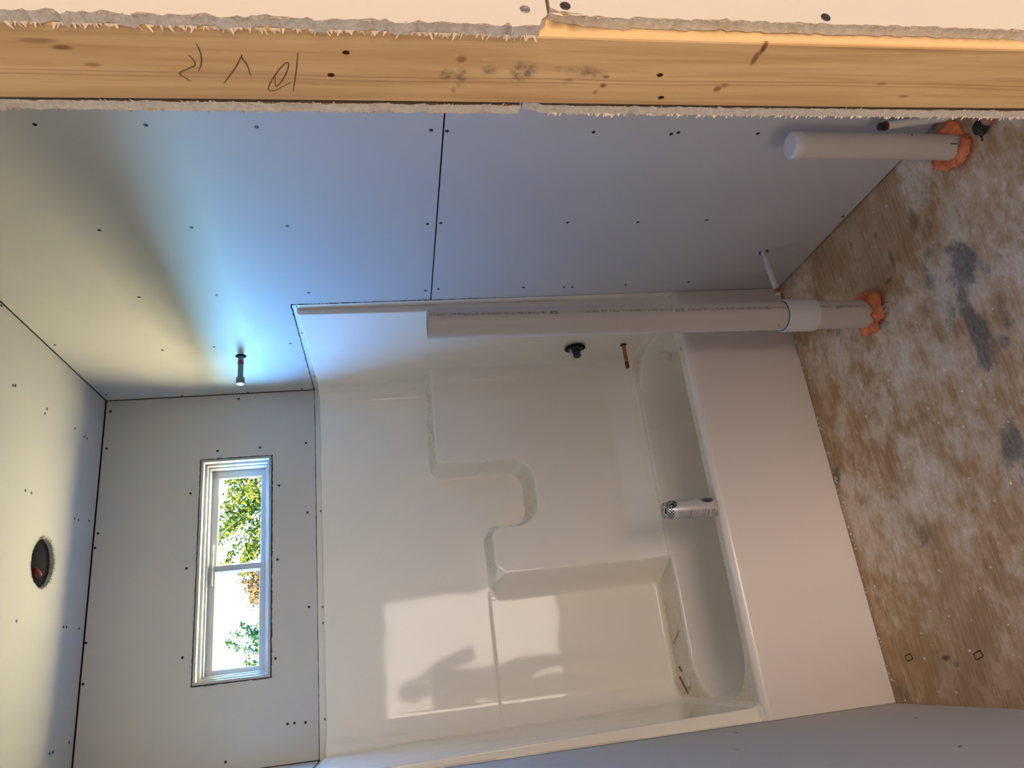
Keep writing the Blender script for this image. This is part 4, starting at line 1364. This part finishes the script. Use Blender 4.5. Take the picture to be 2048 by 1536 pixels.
# ---- shower outlet pipe
sy, sz = 0.409, 2.108
t = empty('shower_pipe', (W, sy, sz))
tag(t, 'galvanised shower outlet pipe with end cap sticking out of right wall', 'pipe')
o_ = Vector((W + 0.02, sy, sz))
Bag().lathe([(0.0105, 0), (0.0105, 0.118)], o_, (-1, 0, 0), 24).build('pipe_wall', 'galv', t, smooth=True, auto=40)
Bag().lathe([(0.0108, 0.040), (0.0116, 0.044), (0.0116, 0.052), (0.0108, 0.057)], o_, (-1, 0, 0), 24).build('thread_paste', 'dope', t, smooth=True)
Bag().lathe([(0.0110, 0.112), (0.0150, 0.113), (0.0158, 0.115), (0.0158, 0.136), (0.0140, 0.139)], o_, (-1, 0, 0), 20).build('end_cap', 'galv', t, smooth=True, auto=40)
Bag().lathe([(0.0132, 0), (0.0132, 0.0008)], (W + 0.02 - 0.1392, sy, sz), (-1, 0, 0), 20).build('plug_face', 'steel', t)
bh = Bag()
ra = np.linspace(0, 2 * math.pi, 28, endpoint=False)
bh.lathe([(0.021, 0.0), (0.0205, 0.0012)], (W - 0.0002, sy, sz), (-1, 0, 0), 26)
bh.build('wall_hole_disc', 'dark', t)

# ---- valve
vx, vy, vz = 1.458, 0.383, 0.754
t = empty('shower_valve', (vx, vy, vz))
tag(t, 'dark green shower valve stem in a black round hole', 'valve')
Bag().lathe([(0.0440, 0.0), (0.0440, 0.0012)], (XR_ - 0.0042, vy, vz), (-1, 0, 0), 40).build('wall_hole_disc', 'dark', t)
Bag().lathe([(0.034, 0), (0.034, 0.006), (0.028, 0.009), (0.018, 0.010)], (XR_ - 0.0052, vy, vz), (-1, 0, 0), 30).build('valve_body', 'green', t, smooth=True, auto=40)
Bag().lathe([(0.015, 0), (0.015, 0.024), (0.0165, 0.025), (0.0165, 0.034), (0.013, 0.037)], (XR_ - 0.010, vy - 0.004, vz - 0.002), (-1, -0.05, 0), 22).build('stem', 'green', t, smooth=True, auto=40)
for dy, dz in ((-0.012, 0.024), (0.008, -0.024)):
    Bag().lathe([(0.0032, 0), (0.0032, 0.022), (0.0045, 0.0225), (0.0045, 0.026)], (XR_ - 0.010, vy + dy, vz + dz), (-1, 0, 0), 10).build('screw', 'steel', t)

# ---- copper spout pipe
t = empty('spout_pipe', (XR_, 0.376, 0.542))
tag(t, 'bare copper spout pipe below the shower valve', 'pipe')
Bag().lathe([(0.0140, 0.0), (0.0135, 0.0012)], (XR_ - 0.0022, 0.376, 0.542), (-1, 0, 0), 20).build('wall_hole_disc', 'dark', t)
Bag().lathe([(0.0080, -0.02), (0.0080, 0.094), (0.0078, 0.102)], (XR_, 0.376, 0.542), (-1, 0, 0.0), 20).build('pipe_wall', 'copper', t, smooth=True, auto=40)
Bag().lathe([(0.0083, 0.082), (0.0086, 0.085), (0.0080, 0.105), (0.0050, 0.110)], (XR_, 0.376, 0.542), (-1, 0, 0.0), 20).build('pipe_end', 'copper_dark', t, smooth=True)

# ---- drink can on the rim
cx_, cy_ = 0.683, 0.038
can = empty('drink_can', (cx_, cy_, ZR))
tag(can, 'tall white drink can with chequered shoulder standing on the tub rim', 'can')
rc = 0.0335
bcn = Bag().lathe([(0.024, 0.0), (0.026, 0.001), (0.030, 0.006), (rc - 0.0004, 0.013), (rc, 0.016), (rc, 0.156), (rc - 0.001, 0.160), (0.0272, 0.178), (0.0262, 0.1815)], (0, 0, 0), (0, 0, 1), 48, cap0=True, cap1=False)
cb = bcn.build('can_body', 'can', None, smooth=True, auto=50)
cb.parent = can
cb.location = (0, 0, 0)
cb.rotation_euler = (0, 0, math.radians(20))
Bag().lathe([(0.0262, 0.1812), (0.0272, 0.183), (0.0274, 0.1855), (0.0262, 0.1865), (0.0250, 0.1855), (0.0243, 0.1825), (0.0238, 0.1815), (0.002, 0.1822)], (cx_, cy_, ZR), (0, 0, 1), 40).build('can_lid', 'alu', can, smooth=True, auto=50)
bm_ = Bag().lathe([(0.010, 0), (0.0098, 0.0006)], (cx_ - 0.004, cy_ - 0.010, ZR + 0.1822), (0, 0, 1), 18)
bm_.build('can_mouth', 'dark', can)
bt = Bag()
bt.tube([(cx_ + 0.008 * math.cos(a) + 0.003, cy_ + 0.011 * math.sin(a) + 0.011, ZR + 0.1842) for a in np.linspace(0, 2 * math.pi, 17)], 0.0014, 6)
bt.lathe([(0.004, 0.0), (0.004, 0.0015), (0.002, 0.002)], (cx_ + 0.001, cy_, ZR + 0.1825), (0, 0, 1), 12)
bt.build('can_tab', 'steel', can, smooth=True, auto=50)

# ---- scraps on the back ledge of the tub
def scrap(pts, z, h, m_, lab, name='scrap'):
    bq = Bag()
    n = len(pts)
    bq.add([(x, y, z) for x, y in pts] + [(x, y, z + h * (0.6 + 0.4 * (i % 2))) for i, (x, y) in enumerate(pts)], [list(range(n))[::-1], [n + i for i in range(n)]] + [[i, (i + 1) % n, n + (i + 1) % n, n + i] for i in range(n)])
    tag(bq.build(name, m_), lab, 'scrap')
scrap([(0.118, 0.588), (0.136, 0.604), (0.128, 0.640), (0.112, 0.662), (0.092, 0.655), (0.084, 0.622), (0.098, 0.596)], ZR + 0.001, 0.010, 'crumb', 'pale torn board scrap on the back ledge of the tub, near its left end', 'board_scrap')
scrap([(0.070, 0.600), (0.076, 0.598), (0.136, 0.652), (0.132, 0.658)], ZR + 0.0115, 0.006, 'splinter', 'brown splinter lying across the pale scrap on the tub ledge', 'splinter')
scrap([(0.150, 0.655), (0.155, 0.650), (0.172, 0.672), (0.167, 0.676)], ZR + 0.0010, 0.005, 'splinter', 'short dark splinter on the tub ledge right of the pale scrap', 'splinter')
scrap([(0.300, 0.600), (0.306, 0.597), (0.262, 0.690), (0.256, 0.690)], ZR + 0.0010, 0.005, 'flake', 'thin pale strip lying slantwise on the back ledge of the tub', 'paper_strip')
scrap([(1.270, 0.030), (1.288, 0.029), (1.292, 0.041), (1.275, 0.044)], ZR + 0.0005, 0.006, 'crumb', 'white plaster lump on the tub rim beside the tall pipe', 'plaster_lump')

# ---- housing above the ceiling hole
t = empty('light_housing', (hcx, hcy, H))
tag(t, 'grey metal light housing inside the round ceiling hole', 'light housing')
bl = Bag().lathe([(hr + 0.006, 0.014), (hr + 0.004, 0.06), (hr + 0.002, 0.15)], (hcx, hcy, H), (0, 0, 1), 48, cap0=False)
bl.build('housing_shell', 'can_metal', t, smooth=True, auto=40)
Bag().lathe([(hr - 0.004, 0.0), (hr - 0.0015, 0.001), (hr + 0.001, 0.0145)], (hcx, hcy, H + 0.011), (0, 0, 1), 48, cap0=False, cap1=False).build('trim_ring', 'galv', t, smooth=True)
Bag().box((hcx - 0.03, hcy - 0.09, H + 0.10), (hcx + 0.04, hcy + 0.09, H + 0.112)).build('bracket', 'can_metal', t)
wnut = Bag().lathe([(0.018, 0.0), (0.019, 0.012), (0.013, 0.030), (0.008, 0.036)], (hcx - 0.040, hcy + 0.048, H + 0.034), (0.9, -0.3, 0.3), 12)
tag(wnut.build('wire_cap', 'redp', t, smooth=True, auto=40), 'red wire cap')

# ---- scraps and crumbs on the floor
bmv = Bag()
pts = [(-0.016, -0.026), (0.004, -0.034), (0.017, -0.012), (0.014, 0.014), (0.002, 0.030), (-0.012, 0.020), (-0.018, 0.0)]
n = len(pts)
bmv.add([(1.2250 + x, -0.036 + y, 0.0008) for x, y in pts] + [(1.2250 + x * 0.8, -0.036 + y * 0.85, 0.009 + 0.002 * math.sin(i)) for i, (x, y) in enumerate(pts)],
        [list(range(n))[::-1], [n + i for i in range(n)]] + [[i, (i + 1) % n, n + (i + 1) % n, n + i] for i in range(n)])
tag(bmv.build('foam_chip', 'chip', smooth=False), 'flat salmon foam chip on the floor against the tub apron', 'scrap')
bc2 = Bag()
for i in range(170):
    x = random.uniform(0.0, W - 0.03)
    y = -0.006 - abs(random.gauss(0, 0.008)) if i < 60 else random.uniform(-0.95, -0.01)
    r = random.uniform(0.0012, 0.0034) * (1.0 if i % 9 else 1.5)
    o_ = Vector((x, y, r * 0.6))
    vv = [o_ + Vector((random.uniform(0.6, 1.2) * r * sx, random.uniform(0.6, 1.2) * r * sy, random.uniform(0.4, 0.6) * r * sz)) for sx in (-1, 1) for sy in (-1, 1) for sz in (-1, 1)]
    bc2.add(vv, [[0, 1, 3, 2], [4, 6, 7, 5], [0, 4, 5, 1], [2, 3, 7, 6], [0, 2, 6, 4], [1, 5, 7, 3]])
tag(bc2.build('plaster_crumbs', 'crumb'), 'white plaster crumbs scattered over the subfloor', 'crumbs', kind='stuff')
for (x, y, a) in ((0.1336, -0.1306, 0.2), (0.1324, -0.426, 0.3)):
    t_ = 0.0016
    bq = Bag()
    ca, sa = math.cos(a), math.sin(a)
    P4 = [(-0.008, -0.016), (0.008, -0.016), (0.008, 0.016), (-0.008, 0.016), (-0.008, -0.016)]
    P4 = [(x + px * ca - py * sa, y + px * sa + py * ca, 0.0004) for px, py in P4]
    bq.tube(P4, 0.0014, 5)
    bq.build('tool_dent', 'nailhole', floor)

# ================================================================ PERSON taking the picture (seen as a reflection in the glossy surround)
def skin(name, chains, mat, parent, levels=2):
    """limbs grown over chains of (x, y, z, radius) points; a chain may start at an earlier point given as an index tuple"""
    vs, rs, es = [], [], []
    for ch in chains:
        prev = None
        for p in ch:
            if isinstance(p, int):
                prev = p
                continue
            vs.append(p[:3]); rs.append(p[3])
            if prev is not None: es.append((prev, len(vs) - 1))
            prev = len(vs) - 1
    me = bpy.data.meshes.new(name)
    me.from_pydata(vs, es, [])
    me.materials.append(MT[mat])
    o = bpy.data.objects.new(name, me)
    link(o, parent)
    md = o.modifiers.new('skin', 'SKIN')
    md.use_smooth_shade = True
    if not me.skin_vertices:
        bm = bmesh.new(); bm.from_mesh(me); bm.verts.layers.skin.verify(); bm.to_mesh(me); bm.free()
    for i, r in enumerate(rs):
        me.skin_vertices[0].data[i].radius = (r, r)
    me.skin_vertices[0].data[0].use_root = True
    sb = o.modifiers.new('smooth', 'SUBSURF')
    sb.levels = sb.render_levels = levels
    return o


PXc, PYc = 0.13, -2.92
per = empty('person', (PXc, PYc, 0.0))
tag(per, 'person in dark jacket and jeans holding a phone up, mirrored in the glossy surround', 'person')
def q_(x, y, z, r): return (PXc + x, PYc + y, z, r)
body = skin('body', [[q_(0, 0, 0.95, 0.135), q_(0, 0.01, 1.10, 0.125), q_(0, 0.0, 1.28, 0.145), q_(0, -0.01, 1.40, 0.125), q_(0, 0.0, 1.475, 0.058), q_(0, 0.02, 1.545, 0.055)],
                     [3, q_(0.12, -0.01, 1.40, 0.085), q_(0.195, -0.005, 1.375, 0.066), q_(0.235, 0.09, 1.21, 0.050), q_(0.250, 0.17, 1.105, 0.045), q_(0.245, 0.29, 1.22, 0.040), q_(0.215, 0.425, 1.365, 0.028), q_(0.195, 0.450, 1.405, 0.030)],
                     [3, q_(-0.12, -0.01, 1.40, 0.085), q_(-0.195, -0.005, 1.375, 0.066), q_(-0.235, 0.09, 1.21, 0.050), q_(-0.250, 0.17, 1.105, 0.045), q_(-0.140, 0.29, 1.22, 0.040), q_(0.025, 0.425, 1.365, 0.028), q_(0.045, 0.450, 1.405, 0.030)],
                     [0, q_(0.09, 0.0, 0.86, 0.098), q_(0.105, 0.015, 0.66, 0.080), q_(0.11, 0.015, 0.48, 0.060), q_(0.115, -0.005, 0.30, 0.056), q_(0.118, -0.02, 0.10, 0.040)],
                     [0, q_(-0.09, 0.0, 0.86, 0.098), q_(-0.105, 0.015, 0.66, 0.080), q_(-0.11, 0.015, 0.48, 0.060), q_(-0.115, -0.005, 0.30, 0.056), q_(-0.118, -0.02, 0.10, 0.040)]], 'skin', per)
skin('jacket', [[q_(0, 0, 0.93, 0.165), q_(0, 0.01, 1.10, 0.150), q_(0, 0.0, 1.28, 0.166), q_(0, -0.01, 1.40, 0.142), q_(0, -0.005, 1.455, 0.078)],
                [3, q_(0.125, -0.01, 1.405, 0.098), q_(0.20, -0.005, 1.375, 0.080), q_(0.237, 0.09, 1.21, 0.064), q_(0.252, 0.172, 1.105, 0.058), q_(0.246, 0.29, 1.22, 0.052), q_(0.225, 0.39, 1.325, 0.040)],
                [3, q_(-0.125, -0.01, 1.405, 0.098), q_(-0.20, -0.005, 1.375, 0.080), q_(-0.237, 0.09, 1.21, 0.064), q_(-0.252, 0.172, 1.105, 0.058), q_(-0.142, 0.29, 1.22, 0.052), q_(-0.015, 0.39, 1.325, 0.040)]], 'jacket', per)
skin('jeans', [[q_(0, 0, 0.93, 0.148), q_(0, 0, 0.99, 0.142)],
               [0, q_(0.09, 0.0, 0.85, 0.112), q_(0.105, 0.015, 0.66, 0.093), q_(0.11, 0.017, 0.48, 0.074), q_(0.115, -0.002, 0.30, 0.070), q_(0.118, -0.015, 0.09, 0.062)],
               [0, q_(-0.09, 0.0, 0.85, 0.112), q_(-0.105, 0.015, 0.66, 0.093), q_(-0.11, 0.017, 0.48, 0.074), q_(-0.115, -0.002, 0.30, 0.070), q_(-0.118, -0.015, 0.09, 0.062)]], 'denim', per)
for sx in (-1, 1):
    skin('shoe', [[q_(sx * 0.118, -0.055, 0.047, 0.046), q_(sx * 0.120, 0.02, 0.050, 0.049), q_(sx * 0.126, 0.11, 0.043, 0.045), q_(sx * 0.130, 0.175, 0.036, 0.036)]], 'shoe', per)
# hands: palm, four unequal fingers and a thumb closed on the edge of the phone
for sx in (-1, 1):
    wx, wy, wz = PXc + 0.12 + sx * 0.075, PYc + 0.450, 1.405
    ph = [[(wx, wy, wz, 0.026), (wx - sx * 0.006, wy + 0.025, wz + 0.040, 0.030), (wx - sx * 0.010, wy + 0.040, wz + 0.070, 0.026)]]
    for k, (L, dz) in enumerate(((0.030, 0.020), (0.034, 0.008), (0.031, -0.006), (0.024, -0.020))):
        bx, by, bz = wx - sx * 0.006, wy + 0.048, wz + 0.062 + dz
        ph.append([2, (bx, by, bz, 0.0092), (bx + sx * 0.004, by + L * 0.75, bz + 0.006, 0.0086), (bx - sx * 0.012, by + L * 1.05, bz + 0.008, 0.0080), (bx - sx * 0.030, by + L * 1.05 - 0.004, bz + 0.008, 0.0070)])
    ph.append([1, (wx - sx * 0.020, wy + 0.030, wz + 0.052, 0.0115), (wx - sx * 0.034, wy + 0.040, wz + 0.074, 0.0100), (wx - sx * 0.042, wy + 0.052, wz + 0.092, 0.0085)])
    skin('hand', ph, 'skin', per, 1)
# head with a face
hb = bmesh.new()
bmesh.ops.create_uvsphere(hb, u_segments=40, v_segments=28, radius=1.0)
for v in hb.verts:
    x, y, z = v.co
    r = Vector((x * 0.076, y * 0.096, z * 0.118))
    if z < 0: r.x *= 1 - 0.30 * z * z; r.y *= 1 - 0.16 * z * z * (1 if y < 0 else 0.6)
    if y > 0.5:
        r.y += 0.022 * math.exp(-(x / 0.16) ** 2 - ((z + 0.12) / 0.20) ** 2)                       # nose
        r.y += 0.006 * math.exp(-(x / 0.30) ** 2 - ((z + 0.52) / 0.09) ** 2)                       # lips
        r.y -= 0.009 * (math.exp(-((x - 0.38) / 0.17) ** 2 - ((z - 0.06) / 0.12) ** 2) + math.exp(-((x + 0.38) / 0.17) ** 2 - ((z - 0.06) / 0.12) ** 2))
        r.y += 0.010 * math.exp(-(x / 0.35) ** 2 - ((z + 0.85) / 0.16) ** 2)                       # chin
    v.co = r + Vector((PXc, PYc + 0.035, 1.625))
me = bpy.data.meshes.new('head')
hb.to_mesh(me); hb.free()
me.materials.append(MT['skin'])
me.polygons.foreach_set('use_smooth', [True] * len(me.polygons))
head = bpy.data.objects.new('head', me)
link(head, per)
for sx in (-1, 1):
    Bag().lathe([(0.001, -0.0115), (0.0085, -0.008), (0.0118, 0), (0.0085, 0.008), (0.001, 0.0115)], (PXc + sx * 0.030, PYc + 0.035 + 0.074, 1.632), (0, 1, 0), 14).build('eye', 'eye', head, smooth=True)
    Bag().tube([(PXc + sx * 0.074, PYc + 0.03, 1.655), (PXc + sx * 0.084, PYc + 0.02, 1.645), (PXc + sx * 0.083, PYc + 0.022, 1.620), (PXc + sx * 0.074, PYc + 0.034, 1.598)], [0.007, 0.011, 0.010, 0.006], 8).build('ear', 'skin', head, smooth=True)
hb = bmesh.new()
bmesh.ops.create_uvsphere(hb, u_segments=32, v_segments=20, radius=1.0)
for v in list(hb.verts):
    x, y, z = v.co
    if z < -0.35 or (y > 0.35 and z < 0.62):
        v.tag = True
    v.co = Vector((PXc + x * 0.085, PYc + 0.026 + y * 0.103, 1.640 + z * 0.118)) + Vector((x, y, z)) * 0.004 * mnoise.noise(Vector((x, y, z)) * 6)
bmesh.ops.delete(hb, geom=[v for v in hb.verts if v.tag], context='VERTS')
me = bpy.data.meshes.new('hair')
hb.to_mesh(me); hb.free()
me.materials.append(MT['hair'])
me.polygons.foreach_set('use_smooth', [True] * len(me.polygons))
ho = bpy.data.objects.new('hair', me)
link(ho, head)
sd = ho.modifiers.new('thick', 'SOLIDIFY'); sd.thickness = 0.006
# the phone, just behind the lens
pc = CP - FV * 0.012 + DV * 0.060
bph = Bag()
co = []
for sf in (-1, 1):
    for i in range(24):
        a = 2 * math.pi * i / 24
        cx2, cy2 = math.cos(a), math.sin(a)
        px = math.copysign(0.0275, cx2) + 0.010 * cx2
        py = math.copysign(0.0675, cy2) + 0.010 * cy2
        co.append(pc + RV * px + DV * py + FV * (0.0042 * sf))
bph.add(co, [list(range(24))[::-1], [24 + i for i in range(24)]] + [[i, (i + 1) % 24, 24 + (i + 1) % 24, 24 + i] for i in range(24)])
pho = empty('phone', pc)
tag(pho, 'black phone held upright by the person in the doorway', 'phone')
bph.build('phone_case', 'blackp', pho)
Bag().lathe([(0.006, 0), (0.006, 0.0012), (0.0045, 0.0012)], CP - FV * 0.0076, FV, 16).build('camera_lens', 'glass', pho)

# ================================================================ OUTSIDE
g = tag(Bag().box((-70, 0.96, -0.75), (70, 120, -0.6)).build('ground', 'ground'), 'dry sunlit yard outside the window', kind='structure')


def leaf_cloud(centres, size, name, mat, parent):
    v, f = [], []
    for c, d in centres:
        c = Vector(c)
        a = Vector((random.gauss(0, 1), random.gauss(0, 1), random.gauss(0, 1))).normalized()
        u = (a - d * a.dot(d) * 0.3).normalized()
        w = u.orthogonal().normalized()
        w = (w * math.cos(random.uniform(0, 6.28)) + u.cross(w) * math.sin(random.uniform(0, 6.28))).normalized()
        L = size * random.uniform(0.6, 1.3)
        k = len(v)
        fold = u.cross(w) * L * 0.12
        v += [c - u * L * 0.5, c + w * L * 0.22 + fold, c + u * L * 0.5, c - w * L * 0.22 + fold]
        f += [[k, k + 1, k + 2], [k, k + 2, k + 3]]
    o = mesh(name, v, f, mat, parent)
    o['kind'] = 'stuff'
    return o


def tree(label, base, tip_z, limbs, mat, leaf, dens, spread):
    base = Vector(base)
    t = empty('tree', base)
    tag(t, label, 'tree', 'trees outside the window')
    top = Vector((base.x, base.y, tip_z))
    Bag().tube([base, base.lerp(top, 0.5) + Vector((0.08, 0, 0)), top], [0.14, 0.08, 0.012], 8).build('trunk', 'bark', t)
    bb_ = Bag()
    cen = []
    for (a, c_) in limbs:
        a, c_ = Vector(a), Vector(c_)
        mid = a.lerp(c_, 0.5) + Vector((0, 0, 0.04))
        bb_.tube([a, mid, c_], [0.022, 0.014, 0.005], 5)
        n = int((c_ - a).length * dens)
        for i in range(n):
            s_ = (i + random.random()) / n
            p_ = (a.lerp(mid, s_ * 2) if s_ < 0.5 else mid.lerp(c_, s_ * 2 - 1))
            w_ = spread * (1.15 - s_ * 0.75)
            p_ = p_ + Vector((random.gauss(0, w_), random.gauss(0, w_), random.gauss(0, w_)))
            cen.append((p_, (c_ - a).normalized()))
    bb_.build('branch', 'bark', t)
    leaf_cloud(cen, leaf, 'leaves', mat, t)
    return t


# limbs reach up into the strip of sky seen through the window
l1 = []
for i in range(15):
    bx = 2.55 + 0.11 * i
    l1.append(((3.0 + 0.12 * i, 9 + random.uniform(-.5, .8), 2.9 + random.uniform(-.2, .2)), (bx - random.uniform(0.1, 0.5), 9 + random.uniform(-.6, .9), 3.75 + 0.035 * i + random.uniform(-.12, .3))))
l1 += [((3.3, 9, 3.2), (2.05, 8.9, 4.02)), ((3.0, 9.1, 3.25), (1.92, 9.0, 3.80)), ((3.4, 9.2, 3.5), (2.4, 9.2, 4.2)), ((2.9, 8.9, 3.1), (2.15, 9.0, 3.62))]
tree('yellow-green leafy tree seen in the right half of the window', (3.9, 9.2, -0.6), 4.6, l1, 'leaf_y', 0.085, 330, 0.095)
l2 = []
for i in range(9):
    l2.append(((0.75 + 0.05 * i, 9.0, 2.9), (0.88 + 0.05 * i + random.uniform(-.1, .1), 9 + random.uniform(-.3, .3), 3.50 + random.uniform(-.05, .18))))
l2 += [((0.65, 9, 3.1), (1.02, 9.0, 3.98)), ((0.75, 9, 3.0), (1.25, 9.05, 3.78)), ((0.9, 9.1, 3.1), (1.12, 8.9, 3.88)), ((0.6, 9, 3.1), (0.72, 9.0, 3.72))]
tree('green leafy tree seen at the left end of the window', (0.7, 9.1, -0.6), 3.3, l2, 'leaf_g', 0.075, 300, 0.06)
l3 = []
for i in range(22):
    l3.append(((2.15 + random.uniform(-.3, .3), 12 + random.uniform(-.4, .4), 3.3), (2.15 + random.uniform(-.38, .38), 12 + random.uniform(-.4, .4), 4.35 + random.uniform(-.35, .12))))
tree('red-leaved tree crown in the middle of the window behind the green trees', (2.15, 12.1, -0.6), 4.2, l3, 'leaf_r', 0.085, 170, 0.08)
# far tree line, out of view, there for its green light on the wall
v, f = [], []
nu, nv = 220, 12
for i in range(nu + 1):
    x = -60 + 120 * i / nu
    hh = 4.2 + 1.2 * mnoise.noise(Vector((x * 0.22, 0, 0))) + 0.9 * mnoise.noise(Vector((x * 0.9, 4, 0)))
    for j in range(nv + 1):
        tt = math.pi * j / nv
        p = Vector((x, 34 - 3.0 * math.cos(tt), -0.6 + (hh + 0.6) * math.sin(tt) ** 0.6))
        p += Vector((0, 1, 0.6)) * 0.5 * mnoise.noise(p * 1.3)
        v.append(p)
for i in range(nu):
    for j in range(nv):
        k = i * (nv + 1) + j
        f.append([k, k + 1, k + nv + 2, k + nv + 1])
tag(mesh('treeline', v, f, 'hedge', None, True), 'unseen sunlit green tree line far beyond the yard', 'trees', kind='stuff')
